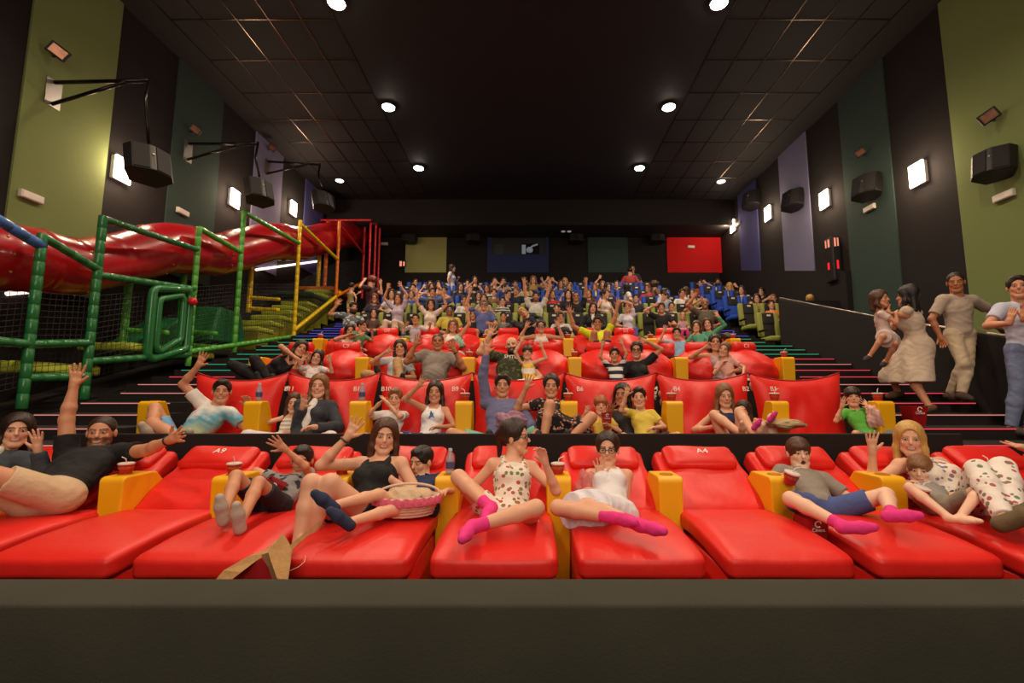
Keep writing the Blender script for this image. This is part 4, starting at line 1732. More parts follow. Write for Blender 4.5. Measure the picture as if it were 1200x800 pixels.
        prims.append(Cap('foot%d' % i, heel + FD * .12 * bsz, heel + FD * .19 * bsz, .036 * bsz, .022 * bsz, .015))
        joints['J%d' % i], joints['K%d' % i], joints['A%d' % i] = J, Kn, T
    # head
    def hp(x, y, z):
        return hc + (r_ * x + f * y + u * z) * hs
    hax = (r_, f, u)
    prims += [Ell('head', hp(0, -.012, .032), hax, np.array((.077, .095, .086)) * hs, .02),
              Ell('head', hp(0, .020, -.038), hax, np.array((.060, .070, .080)) * hs, .02),
              Cap('head', hp(-.012, .070, -.098), hp(.012, .070, -.098), .021 * hs, .021 * hs, .02)]
    if vox < .0135:
        prims += [Cap('head', hp(-.034, .073, .026), hp(.034, .073, .026), .012 * hs, .012 * hs, .012)]
        for sg in (-1, 1):
            prims += [Ell('head', hp(sg * .034, .058, -.022), hax, np.array((.024, .022, .024)) * hs, .015),
                      Ell('head', hp(sg * .031, .100, .008), hax, np.array((.017, .014, .011)) * hs, .010, sub=True),
                      Cap('head', hp(sg * .046, .045, -.07), hp(sg * .02, .068, -.096), .017 * hs, .016 * hs, .015)]
        prims += [Cap('head', hp(-.016, .084, -.058), hp(.016, .084, -.058), .0085 * hs, .0085 * hs, .007)]
    prims += [Cap('head', hp(0, .088, .010), hp(0, .104, -.018), .008 * hs, .0125 * hs, .010)]
    for sg in (-1, 1):
        prims.append(Ell('head', hp(sg * .079, -.006, -.006), hax, np.array((.010, .018, .030)) * hs, .008))
    v, q = sdf_mesh(prims, vox)
    O = A3(Hp)
    sk = np.array(SKINS[skin])
    cols = np.tile(sk, (len(v), 1))
    # face colouring in head coordinates
    rel = (v - hc) / hs
    hx, hy, hz = rel @ r_, rel @ f, rel @ u
    near = (np.abs(hx) < .1) & (hy > .03) & (hy < .125) & (np.abs(hz) < .13)
    hcx = srgb(HAIRC[hair[1]])
    def paint(mask, c, k=1.0):
        cols[mask] = cols[mask] * (1 - k) + np.array(c) * k
    paint(near & (((np.abs(hx) - .038) / .022) ** 2 + ((hz + .028) / .02) ** 2 < 1), np.array(sk) * (1.0, .72, .68), .4)
    if beard:
        bm_ = near & (hz < -.028 + .1 * np.clip(.05 - np.abs(hx), 0, .02)) & ((np.abs(hx) > .026) | (hz < -.075) | ((hz > -.048) & (hz < -.030) & (hy > .06))) & (hz > -.125)
        bm2 = (np.abs(hx) < .09) & (hy < .12) & (hy > -.005) & (hz < -.03) & (hz > -.125) & (np.abs(hx) > .04)
        paint(bm_ | bm2, hcx, beard)
    lipc = np.array(sk) * (.85, .42, .42)
    if openm:
        paint(near & ((hx / .017) ** 2 + ((hz + .060) / .016) ** 2 < 1) & (hy > .06), (.08, .015, .012))
    elif smile:
        zz = hz + .060 - 14.0 * hx ** 2
        paint(near & (np.abs(hx) < .029) & (np.abs(zz) < .0125), lipc)
        paint(near & (np.abs(hx) < .018) & (np.abs(zz) < .0055), (.62, .57, .52))
    else:
        zz = hz + .058
        paint(near & (np.abs(hx) < .024) & (np.abs(zz) < .0075), lipc)
    dsc = np.array(sk) * .35
    for sg in (-1, 1):
        ex = hx - sg * .031
        if vox > .0085:
            paint(near & ((ex / .017) ** 2 + ((hz - .008) / .0095) ** 2 < 1), dsc * .7)
            paint(near & (np.abs(ex) < .021) & (np.abs(hz - .031 - ex * sg * .06 + 7 * ex * ex) < .006), np.array(hcx) * .6 + sk * .12)
        else:
            paint(near & ((ex / .018) ** 2 + ((hz - .008) / .0105) ** 2 < 1), np.array(sk) * .62)
            paint(near & (np.abs(ex) < .022) & (np.abs(hz - .031 - ex * sg * .06 + 9 * ex * ex) < .0050), np.array(hcx) * .7 + sk * .1)
    body = np_mesh('person', v, q, M_SKIN, cols=cols, origin=O)
    body.location = tuple(O)
    tag(body, label, cat, group)
    H2 = lambda x, y, z: Vector(tuple(hp(x, y, z) - O))
    # eyes for the near rows
    if vox <= .0085:
        for sg in (-1, 1):
            M = Matrix.Translation(H2(sg * .031,   .0745, .008)) @ Matrix((tuple(r_), tuple(f), tuple(u))).transposed().to_4x4()
            k = hs
            mb = MB().lathe([(0, -.0125 * k), (.0075 * k, -.010 * k), (.0118 * k, -.004 * k), (.0118 * k, .004 * k), (.0075 * k, .010 * k), (0, .0125 * k)], n=12, M=M @ Matrix.Rotation(PI / 2, 4, 'X') @ Matrix.Diagonal((1.15, .62, 1, 1)))
            e = mb.build('eye', mat('eye_white', '#b9aca2', .3), body, smooth=True)
            mb = MB().lathe([(0, .0125 * k), (.0052 * k, .0118 * k), (.0055 * k, .010 * k)], n=12, M=M @ Matrix.Rotation(-PI / 2, 4, 'X'))
            mb.build('iris', mat('iris_brown', '#1d100a', .2), e, smooth=True)
    # hair
    style, hcol = hair
    hm = hair_mat(hcol)
    hpz = []
    def he(c, r, k=.02, sub=False):
        hpz.append(Ell('h', hp(*c), hax, np.array(r) * hs, k, sub=sub))
    def hcapp(p0, p1, ra, rb, k=.03):
        hpz.append(Cap('h', p0, p1, ra * hs, rb * hs, k))
    gdn = np.array([0, 0, -1.0])
    if style == 'buzz':
        he((0, -.016, .040), (.0815, .098, .085))
        he((0, .088, -.038), (.085, .075, .118), .008, True)
        he((0, 0, -.10), (.09, .11, .085), .01, True)
    elif style == 'short':
        he((0, -.016, .043), (.086, .104, .092))
        he((0, .045, .098), (.05, .045, .024), .02)
        he((0, .100, -.036), (.074, .068, .112), .008, True)
        he((0, .01, -.10), (.10, .12, .080), .01, True)
    elif style == 'fringe':
        he((0, -.012, .040), (.089, .106, .094))
        he((0, .065, .055), (.060, .032, .028), .015)
        he((0, .112, -.048), (.066, .060, .092), .008, True)
        he((0, .01, -.11), (.10, .12, .080), .01, True)
    elif style in ('long', 'bob', 'tail', 'bun', 'verylong', 'tail_long'):
        he((0, -.020, .046), (.093, .112, .100))
        if style in ('tail', 'bun', 'tail_long'):
            he((0, .098, -.030), (.076, .072, .120), .008, True)
            he((0, .03, -.12), (.10, .12, .080), .01, True)
            he((0, -.115, .045 if style == 'bun' else .02), (.04, .04, .04))
            if style != 'bun':
                hcapp(hp(0, -.12, .02), hp(0, -.125, -.0) + gdn * .14 * hs, .032, .014)
        else:
            ln = {'long': .19, 'bob': .11, 'verylong': .30}[style]
            for sg in (-1, 1):
                p0, p1 = hp(sg * .074, .0, .02), hp(sg * .078, -.005, -.07)
                hcapp(p0, p1, .024, .026)
                p2 = p1 + gdn * (ln - .06) * hs + (Bv * .035 + Rv * sg * .02) * hs
                hcapp(p1, p2, .027, .020)
            hcapp(hp(-.03, -.065, .0), hp(-.04, -.075, -.05) + gdn * (ln * .7) * hs, .045, .035)
            hcapp(hp(.03, -.065, .0), hp(.04, -.075, -.05) + gdn * (ln * .7) * hs, .045, .035)
            he((0, .104, -.034), (.074, .078, .120), .010, True)
    elif style == 'curly':
        he((0, -.02, .045), (.105, .115, .105))
        rnd = random.Random(int(head[0]))
        for _ in range(16):
            t, z = rnd.uniform(0, 2 * PI), rnd.uniform(-.3, 1)
            c = math.sqrt(max(0, 1 - z * z))
            he((.10 * c * math.cos(t), -.02 + .1 * c * math.sin(t), .045 + .1 * z), (.03, .03, .03), .012)
        he((0, .112, -.040), (.072, .070, .095), .008, True)
    if hpz:
        hv, hq = sdf_mesh(hpz, max(vox, .006))
        if len(hv):
            np_mesh('hair', hv, hq, hm, body, origin=O)
    if beard and beard >= .9 and vox > 0:
        bp_ = [Ell('b', hp(0, .036, -.080), hax, np.array((.068, .064, .062)) * hs, .01), Cap('b', hp(-.03, .088, -.040), hp(.03, .088, -.040), .007 * hs, .007 * hs, .008),
               Cap('b', hp(-.018, .095, -.060), hp(.018, .095, -.060), .0085 * hs, .0085 * hs, .004, sub=True), Ell('b', hp(0, .08, .02), hax, np.array((.07, .09, .062)) * hs, .008, sub=True)]
        bv, bq = sdf_mesh(bp_, max(.006, vox * .8))
        if len(bv):
            np_mesh('beard', bv, bq, hm, body, origin=O)
    # clothing
    vc = vox * 1.1

    def wrinkle(vv, amp):
        w = amp * (np.sin(vv[:, 0] * 38 + 3 * np.sin(vv[:, 2] * 21)) * np.sin(vv[:, 2] * 33 + 2.5 * np.sin(vv[:, 1] * 25)))
        return w

    def garment(name, pr, off, m, amp=.003, vx=None):
        gv, gq = sdf_mesh(pr, vx or vc, off)
        if not len(gv):
            return None
        # small folds along the direction away from the body centre line
        cdir = gv - (O + a * ((gv - O) @ a)[:, None])
        ln_ = np.linalg.norm(cdir, axis=1)[:, None] + 1e-6
        gv = gv + cdir / ln_ * (wrinkle(gv, amp * bsz))[:, None]
        return np_mesh(name, gv, gq, m, body, origin=O)

    def pick(tags, clips=()):
        out = []
        for p in prims:
            if p.tag in tags:
                import copy as _c
                c = _c.copy(p)
                c.clips = list(p.clips) + list(clips)
                out.append(c)
        return out

    tk, tm = top[0], cloth(top[1])
    toff = .012 if tk != 'jacket' else .022
    toff *= (.6 + .4 * bsz)
    pr = []
    botclip = (Hp - a * .02 * bsz, -a)
    if tk in ('tee', 'long', 'polo', 'shirt', 'jacket', 'dress_tee', 'cap'):
        pr += pick(('torso',), [])
        pr += pick(('pelvis',), [botclip] if not tk.startswith('dress') else [])
        pr += pick(('sh0', 'sh1'))
        for i in (0, 1):
            S, Ee, W = joints['S%d' % i], joints['E%d' % i], joints['W%d' % i]
            if tk in ('long', 'jacket'):
                pr += pick(('ua%d' % i,))
                c = W - (W - Ee) * .06
                pr += pick(('fa%d' % i,), [(c, nrm(W - Ee))])
            else:
                fr_ = {'tee': .62, 'polo': .62, 'shirt': .75, 'dress_tee': .5, 'cap': .3}[tk]
                c = S + (Ee - S) * fr_
                pr += pick(('ua%d' % i,), [(c, nrm(Ee - S))])
                for p in pr[-1:]:
                    if p.tag == 'ua%d' % i:
                        p.ra *= 1.12
                        p.rb *= 1.3
        pr.append(Ell('x', N + a * .055 * bsz + Bv * .035 * bsz, ax, (.062 * hs, .075 * hs, .075 * hs), .006, sub=True))
    elif tk in ('tank', 'dress', 'romper', 'bra'):
        cl = (N - a * .075 * bsz, a)
        pr += pick(('torso',), [cl])
        pr += pick(('pelvis',), [botclip] if tk == 'tank' else [])
        for sg in (-1, 1):
            w_ = .075 * bsz
            pr.append(Cap('strap', N - a * .13 * bsz + Rv * sg * w_ + Bv * .095 * bsz, N + a * .022 * bsz + Rv * sg * w_ * 1.0, .013 * bsz, .013 * bsz, .008))
            pr.append(Cap('strap', N + a * .022 * bsz + Rv * sg * w_ * 1.0, N - a * .12 * bsz + Rv * sg * w_ - Bv * .08 * bsz, .013 * bsz, .013 * bsz, .008))
    if tk == 'longdress':
        pr += pick(('torso', 'pelvis', 'sh0', 'sh1'))
        for i in (0, 1):
            S, Ee = joints['S%d' % i], joints['E%d' % i]
            pr += pick(('ua%d' % i,), [(S + (Ee - S) * .75, nrm(Ee - S))])
            pr[-1].rb *= 1.35
        M0 = (joints['J0'] + joints['J1']) / 2
        E0 = (joints['K0'] + joints['A0']) / 2
        E1 = (joints['K1'] + joints['A1']) / 2
        cut = ((E0 + E1) / 2 + np.array([0, 0, .02]), np.array([0, 0, -1.]))
        for q_ in (E0, E1, (E0 + E1) / 2):
            pr.append(Cap('sk', M0, q_, .145 * bsz, .145 * bsz, .06, clips=[cut]))
    if tk in ('dress', 'dress_tee'):
        if legs == 'none':
            pass
        else:
            for i in (0, 1):
                J, Kn = joints['J%d' % i], joints['K%d' % i]
                pr.append(Cap('sk', J, J + (Kn - J) * .85, .10 * bsz, .11 * bsz, .06, clips=[(J + (Kn - J) * .8, nrm(Kn - J))]))
            M0 = (joints['J0'] + joints['J1']) / 2
            M1 = (joints['K0'] + joints['K1']) / 2
            pr.append(Cap('sk', M0, M0 + (M1 - M0) * .85, .10 * bsz, .13 * bsz, .06, clips=[(M0 + (M1 - M0) * .8, nrm(M1 - M0))]))
    if tk == 'romper':
        for i in (0, 1):
            J, Kn = joints['J%d' % i], joints['K%d' % i]
            pr += pick(('th%d' % i,), [(J + (Kn - J) * .5, nrm(Kn - J))])
    nmx = {'tee': 't_shirt', 'long': 'long_sleeved_top', 'polo': 'polo_shirt', 'shirt': 'shirt', 'jacket': 'jacket', 'dress': 'dress', 'dress_tee': 'dress', 'tank': 'tank_top', 'romper': 'romper', 'cap': 'top', 'bra': 'top', 'longdress': 'dress'}[tk]
    if pr:
        go = garment(nmx, pr, toff, tm, .0035)
    if tk == 'jacket':
        garment('t_shirt', pick(('torso',)) + [Ell('x', N + a * .05 * bsz, ax, (.06, .07, .06), .006, sub=True)], .012 * bsz, cloth(top[2]))
        # open front: white shirt panel shows between the lapels
        garment('shirt_front', [Ell('p', N - a * .20 * bsz + Bv * .075 * bsz, ax, (.045 * bsz, .062 * bsz, .20 * bsz), .01)], .012, cloth(top[2]))
    if tk in ('polo', 'shirt') and vox < .012:
        nk = N + a * .012 * bsz
        pts = []
        for q_ in range(17):
            t = 2 * PI * q_ / 16
            if tk and (abs(t - PI / 2) > .28):
                pts.append(Vector(tuple(nk + Rv * math.cos(t) * .066 * hs + Bv * (math.sin(t) * .066 + .012) * hs - a * (.02 + .02 * math.sin(t)) * hs - O)))
        # start the loop at the front gap
        k0 = 4
        pts = pts[k0:] + pts[:k0]
        MB().tube(pts, .011 * bsz, 8).build('collar', tm, body, smooth=True)
    bk, bm_ = bot[0], cloth(bot[1]) if bot[1] else None
    if bk != 'none' and legs != 'none' and tk not in ('dress', 'dress_tee', 'romper', 'longdress'):
        pr = pick(('pelvis',), [(Hp + a * .09 * bsz, a)])
        if bk == 'skirt':
            for i in (0, 1):
                J, Kn = joints['J%d' % i], joints['K%d' % i]
                pr.append(Cap('sk', J, J + (Kn - J) * .8, .10 * bsz, .12 * bsz, .06, clips=[(J + (Kn - J) * .72, nrm(Kn - J))]))
            M0 = (joints['J0'] + joints['J1']) / 2
            M1 = (joints['K0'] + joints['K1']) / 2
            pr.append(Cap('sk', M0, M0 + (M1 - M0) * .8, .10 * bsz, .13 * bsz, .06, clips=[(M0 + (M1 - M0) * .72, nrm(M1 - M0))]))
        else:
            for i in (0, 1):
                J, Kn, An = joints['J%d' % i], joints['K%d' % i], joints['A%d' % i]
                if bk == 'shorts':
                    fr_ = .72
                    pr += pick(('th%d' % i,), [(J + (Kn - J) * fr_, nrm(Kn - J))])
                    pr[-1].rb *= 1.25
                elif bk == 'brief':
                    pr += pick(('th%d' % i,), [(J + (Kn - J) * .4, nrm(Kn - J))])
                else:
                    pr += pick(('th%d' % i,))
                    pr += pick(('ca%d' % i,), [(An - (An - Kn) * .04, nrm(An - Kn))])
                    for p in pr[-2:]:
                        p.ra *= 1.08
                        p.rb *= 1.15
        garment({'skirt': 'skirt', 'shorts': 'shorts', 'brief': 'shorts'}.get(bk, 'trousers'), pr, .010 * (.6 + .4 * bsz), bm_, .003)
    if legs != 'none' and shoe:
        for i in (0, 1):
            sock = shoe.startswith('sock:')
            pr = pick(('foot%d' % i,))
            if sock:
                Kn, An = joints['K%d' % i], joints['A%d' % i]
                pr += [Cap('s', An - (An - Kn) * .18, An, .036 * bsz, .034 * bsz, .02)]
            if vox < .0125 or not sock:
                garment('sock' if sock else 'shoe', pr, .006 if sock else .011 * bsz, cloth(shoe.split(':', 1)[1] if sock else shoe), 0, vx=min(vc, .010))
    if glasses:
        gc = mat('glasses_frame', '#151012', .3)
        mb = MB()
        for sg in (-1, 1):
            pts = [H2(sg * .032 + .024 * math.cos(t), .098, .006 + .018 * math.sin(t)) for t in [2 * PI * j / 16 for j in range(16)]]
            mb.tube(pts, .0028 * hs if vox < .009 else .004, 6, closed=True)
            mb.tube([H2(sg * .056, .096, .012), H2(sg * .078, .06, .012), H2(sg * .082, .0, .010)], .002, 5)
        mb.tube([H2(-.009, .100, .008), H2(0, .103, .010), H2(.009, .100, .008)], .0025, 5)
        go = mb.build('glasses', gc, body, smooth=True)
        if glasses == 'dark':
            for sg in (-1, 1):
                vsq = [H2(sg * .032 + .024 * math.cos(t), .097, .006 + .018 * math.sin(t)) for t in [2 * PI * j / 16 for j in range(16)]]
                MB().add(vsq + [v_ + (H2(0, .003, 0) - H2(0, 0, 0)) for v_ in vsq], [tuple(range(16)), tuple(range(16, 32))] + [(j, (j + 1) % 16, 16 + (j + 1) % 16, 16 + j) for j in range(16)]).build('lens', mat('dark_lens', '#100c0c', .15), go)
    if watch is not None:
        i, c = watch
        Ee, W = joints['E%d' % i], joints['W%d' % i]
        c0 = W - (W - Ee) * .10
        d = nrm(W - Ee)
        o1 = nrm(np.cross(d, [0.3, .2, .9]))
        o2 = np.cross(d, o1)
        pts = [Vector(tuple(c0 + (o1 * math.cos(t) + o2 * math.sin(t)) * .030 * bsz - O)) for t in [2 * PI * j / 14 for j in range(14)]]
        MB().tube(pts, .007 * bsz, 6, closed=True).build('bracelet', mat('bracelet_' + c, c, .4), body, smooth=True)
    PEOPLE.append((body, joints, hc, hs, (r_, f, u), N, (Rv, Bv, a)))
    return body, joints
# ------------------------------------------------------------------ row A people
VA = .0065


def A(label, head, Y, s=1.0, **k):
    return person(label, head, Y, s * 1.07, **k)


# keep seat contact: hips near the hinge
A('smiling woman in a denim jacket waving one hand at the left edge, first row', (20, 505), 3.86, 1.0, yaw=8, roll=4, td=(-.15, -.7, -.7), L='lap', R=(43, 519, -.15), Rk='open', lp=None, rp=(.6, 0, -1),
       legs='lounge', skin='l', hair=('long', 'dark'), top=('jacket', '#39404a', '#d8d0c4'), bot=('pants', '#3a3a44'), shoe='#2a2a2a', vox=VA, watch=(1, '#5a4028'))
A('bearded man in a black T-shirt and beige shorts with both arms spread wide', (119, 507), 3.9, 1.06, yaw=-6, by=-5, hip=(62, 583, 3.42), L=(89, 440, -.05), R=(218, 509, -.30), lp=(-.5, -.2, -.6), rp=(.3, 0, -1), Ln=(.2, -1, 0),
       feet=((-190, 600, 2.8), (-150, 625, 2.72)), kp=(0, 0, 1), skin='m', sex='m', hair=('buzz', 'dark'), top=('tee', '#141316'), bot=('shorts', '#cdb391'), shoe='#3a3a3a', vox=VA, beard=.75, girth=1.12, watch=(1, '#332620'))
A('boy in a grey printed T-shirt with dark shorts, waving an arm across his face', (354, 540), 3.9, .76, yaw=-8, pitch=5, by=6, hip=(322, 592, 3.52), L=(325, 568, -.1), R=(329, 522, -.34), Lk='relax', rp=(1, .1, -.6),
       feet=((262, 603, 3.0), (282, 612, 2.95)), kp=((-.35, 0, 1), (-.2, 0, 1)), fdir=(-.05, -.25, .96), skin='m', sex='m', hair=('short', 'black'), top=('tee', 'print:#8a8a8c:#2c2c34'), bot=('shorts', '#1f222c'), shoe='#b4a698', vox=VA, smile=False)
A('smiling woman with long brown hair in a black strappy top waving, front row', (451, 512), 3.72, 1.02, yaw=3, roll=4, by=-8, hip=(432, 597, 3.40), L=(414, 505, -.2), R=(449, 556, -.25), lp=(-.8, -.3, -.7), Rk='relax', Rn=(0, 1, -.3), rp=(.9, .1, -.8), Rf=(-.8, -.1, .3),
       feet=((347, 656, 2.93), (353, 650, 3.0)), kp=((-.1, 0, 1), (.1, 0, 1)), skin='l', hair=('verylong', 'brown'), top=('tank', '#121114'), bot=('brief', '#15151a'), shoe=None, vox=VA, watch=(0, '#4a3a30'))
A('boy in a navy polo shirt looking down to the left behind the wicker basket', (494, 541), 3.80, .74, yaw=-40, pitch=10, by=-20, hip=(492, 592, 3.50), L=(470, 572, -.2), R='side', Lk='relax', Rk='relax',
       feet=((392, 592, 2.90), (402, 613, 2.84)), kp=((0, 0, 1), (.1, 0, 1)), fdir=(-.6, -.35, .6), skin='l', sex='m', hair=('short', 'black'), top=('polo', '#1f2c50'), bot=('shorts', '#2a3048'), shoe='#27304f', vox=VA, smile=False)
A('girl with glasses in a floral romper and pink socks, turning her face to the right', (604, 513), 3.72, .92, yaw=72, by=12, hip=(603, 598, 3.42), L=(578, 588, -.30), R=(636, 535, -.3), Lk='relax', Rk='relax', lp=(-.6, 0, -.6), rp=(.8, -.3, -1), Rf=(-.3, -.2, 1),
       feet=((573, 594, 3.10), (556, 617, 2.84)), kp=((-.9, 0, .9), (.7, 0, .25)), fdir=(-.15, -.9, -.1), skin='l', hair=('tail', 'dark'), top=('romper', 'floral:#e6d8cc:#c23a34:#5b8a58'), bot=('none', None), shoe='sock:#e8358a', vox=VA, glasses='clear', openm=1, hs=1.08)
A('girl with glasses in white top, white skirt and pink socks, hand at cheek', (712, 527), 3.74, .86, yaw=-4, hip=(716, 592, 3.42), L=(703, 551, -.2), R=(695, 575, -.2), lp=(.3, -.5, -1), Rk='relax', rp=(1, .1, -.7),
       feet=((718, 606, 2.93), (750, 615, 2.84)), kp=((-1, -.3, .25), (-.8, 0, .25)), fdir=(.55, -.8, .05), skin='l', hair=('tail', 'dark'), top=('tank', '#e4e0e2'), bot=('skirt', '#dedde6'), shoe='sock:#e8358a', vox=VA, glasses='clear', smile=False, watch=(0, '#2c3050'), hs=1.06)
A('boy in a beige grey polo and blue shorts holding a red cup, one pink sock', (936, 531), 3.85, .82, yaw=12, openm=1, hip=(958, 596, 3.46), L=(920, 556, -.22), R='side', Lk='relax', Rk='relax', lp=(-.9, 0, -.8), by=8,
       feet=((988, 616, 2.88), (1045, 603, 2.92)), kp=((-.7, 0, .35), (.8, 0, .4)), fdir=(1, -.3, .1), skin='p', sex='m', hair=('fringe', 'brown'), top=('polo', '#8f867c'), bot=('shorts', '#4a5c94'), shoe='sock:#e8358a', vox=VA)
A('blonde woman in floral top and trousers raising a hand behind a small boy', (1066, 515), 3.86, 1.0, yaw=-4, roll=2, by=-6, hip=(1122, 592, 3.52), L=(1022, 521, -.12), R=(1110, 583, -.42), lp=(-.5, 0, -1), Rk='relax', rp=(1, .2, .1), Rn=(0, .2, -1), Rf=(-.8, -.3, -.4),
       feet=((1178, 608, 2.86), (1190, 600, 2.9)), kp=((.1, 0, 1), (.2, 0, 1)), fdir=(.5, -.6, .5), skin='l', hair=('verylong', 'blond'), top=('tank', 'floral:#e8ddd2:#b0503c:#6a86a8'), bot=('pants', 'floral:#ece2da:#c04858:#5c8a6a'), shoe='#6a5a40', vox=VA, watch=(1, '#3a3030'))
A('small boy in a grey T-shirt drinking through a straw in the blonde woman\'s lap', (1078, 550), 3.66, .62, yaw=-12, pitch=8, by=0, hip=(1098, 592, 3.38), L=(1066, 566, -.14), R=(1100, 580, -.2), Lk='grip', Rk='relax',
       feet=((1112, 606, 3.02), (1125, 606, 3.05)), kp=((-.6, 0, .5), (.5, 0, .5)), fdir=(.5, -.8, .1), skin='p', sex='m', hair=('fringe', 'light'), top=('tee', '#8d8882'), bot=('shorts', '#8a8070'), shoe=None, vox=VA, smile=False)
A('person mostly beyond the right edge reaching out a bare arm and open hand', (1262, 520), 3.9, 1.0, yaw=-20, td=(.3, -.6, -.7), L=(1184, 513, -.15), R='lap', lp=(-.2, 0, -1), Lf=(-1, -.1, .15), Ln=(0, -.3, 1),
       legs='lounge', skin='l', hair=('long', 'dark'), top=('tank', '#b8a8a0'), bot=('pants', '#444450'), shoe='#333333', vox=.009)
# ------------------------------------------------------------------ row B people
def B(label, head, **k):
    k['s'] = k.get('s', .9) * 1.06
    k.setdefault('Y', 5.22)
    k.setdefault('td', (0, -.55, -.83))
    k.setdefault('legs', 'bent')
    k.setdefault('vox', .0085)
    return person(label, head, k.pop('Y'), **k)


B('dark-haired man in a white and yellow painted T-shirt and light blue shorts, arm raised', (260, 459), s=1.0, yaw=3, by=5, td=(-.3, -.55, -.8), L=(236, 424, -.1), lp=(-.7, 0, -.6), R=(290, 472, -.15), Rk='relax', rp=(.6, 0, -.7),
  feet=((178, 512, 4.62), (220, 520, 4.64)), kp=((-.5, -.1, 1), (-.7, 0, .4)), sex='m', skin='m', hair=('short', 'black'), top=('tee', 'fade:#d8c43c:#5aa0b8:#e6e0da'), bot=('shorts', '#7fb2dc'), shoe='#b0a090', watch=(1, '#2a2020'))
B('little girl in a striped white top with an arm out over the armrest', (345, 473), s=.60, yaw=-4, L=(309, 475, -.15), lp=(-.3, 0, -1), R='lap', Lf=(-1, 0, .1), hair=('long', 'brown'), top=('tank', 'stripe:#e4ddd4:#b8a898:8'), bot=('skirt', '#e4dcd0'), smile=False, shoe=None)
B('smiling woman in a denim jacket over a white top with light brown hair, second row', (374, 453), s=.98, yaw=-6, L=(356, 472, -.32), R='lap', Rk='relax', lp=(-.2, 0, -1), hair=('long', 'light'), top=('jacket', '#32363e', '#e0dad6'), bot=('pants', '#dcd4dc'), shoe='#444444')
B('blond boy in a white T-shirt clapping his hands', (463, 467), s=.68, yaw=-5, pitch=6, L=(445, 472, -.22), R=(452, 470, -.24), lp=(-1, 0, -.8), rp=(.8, 0, -.9), Rn=(-1, 0, 0), Ln=(1, 0, .1), sex='m', hair=('short', 'light'), top=('tee', '#dcd8d8'), bot=('shorts', '#c8c0b8'), smile=False)
BS = B('girl with long dark hair, blue star on her white top, one hand up', (510, 460), s=.80, yaw=-5, L=(494, 449, -.2), lp=(-1, 0, -.5), R='lap', Rk='relax', hair=('long', 'dark'), top=('tank', '#e4e2e4'), bot=('shorts', '#2c3c80'), skin='m')
B('man in an open blue-grey shirt and mint shorts with one arm stretched straight up', (589, 452), s=1.0, yaw=0, L=(571, 408, -.05), lp=(-.4, 0, -1), R='lap', Rk='relax', sex='m', hair=('short', 'dark'), top=('long', '#6c6c94'), bot=('shorts', '#7fc4ae'), smile=False, skin='m', feet=((576, 522, 4.66), (608, 522, 4.66)), kp=((-.9, -.4, .3), (.8, -.4, .3)))
B('laughing woman in a black floral dress with hair tied back, waving', (646, 453), s=.96, yaw=-2, L=(619, 449, -.22), lp=(-.7, 0, -1), R='lap', Rk='relax', hair=('bun', 'dark'), top=('dress_tee', 'floral:#1c1818:#d8b8a0:#a84038'), bot=('none', None), skin='m', feet=((636, 520, 4.68), (662, 520, 4.68)), kp=((.1, -.2, .8), (.9, -.2, .8)))
B('ginger toddler in a yellow top beside a red popcorn box', (704, 475), s=.55, yaw=2, L=(688, 481, -.12), R=(712, 497, -.2), Rk='relax', Y=5.1, hair=('fringe', 'ginger'), top=('tee', '#e0be50'), bot=('shorts', '#c8b070'), sex='m', shoe=None, smile=False)
B('person with black hair hidden behind her spread hand, second row', (729, 463), s=.92, Y=5.35, yaw=-15, L=(716, 478, -.45), lp=(-.5, 0, -1), Ln=(0, -1, .2), R='side', hair=('long', 'black'), top=('tee', '#2c2426'), bot=('pants', '#2a2a30'), skin='t')
B('boy in a yellow T-shirt and navy shorts waving an open hand beside his face', (749, 466), s=.66, Y=5.1, yaw=-4, roll=-4, L=(735, 459, -.2), lp=(-.6, 0, -1), R='lap', Rk='relax', sex='m', hair=('short', 'dark'), top=('tee', '#dcc24e'), bot=('shorts', '#22305c'), shoe=None)
B('girl with long light brown hair in a navy dress with her knees drawn up', (849, 464), s=.88, yaw=10, pitch=8, L=(838, 500, -.2), R='lap', Lk='relax', Rk='relax', hair=('long', 'light'), top=('tank', '#22284a'), bot=('brief', '#22284a'), feet=((868, 508, 4.66), (885, 511, 4.66)), kp=((-.4, 0, 1), (-.1, 0, 1)), smile=False, shoe=None, skin='l')
B('small child in orange lying back with a pink sock stretched out', (871, 482), s=.52, yaw=-20, pitch=0, Y=5.05, td=(.4, -.5, -.5), L='chest', R='chest', Lk='relax', Rk='relax', hair=('long', 'dark'), top=('tee', '#e08858'), bot=('pants', '#d8b8a8'), feet=((885, 500, 4.62), (903, 491, 4.7)), kp=((0, 0, 1), (0, 0, 1)), fdir=(.5, -.4, .8), shoe='sock:#d8358a', smile=False)
B('small boy in a bright green polo with both hands raised', (999, 465), s=.64, yaw=2, L=(988, 473, -.12), R=(1016, 474, -.12), lp=(-.7, 0, -1), rp=(.7, 0, -1), sex='m', hair=('fringe', 'dark'), top=('polo', '#5cb040'), bot=('shorts', '#7a8080'), shoe=None, smile=False, skin='l')
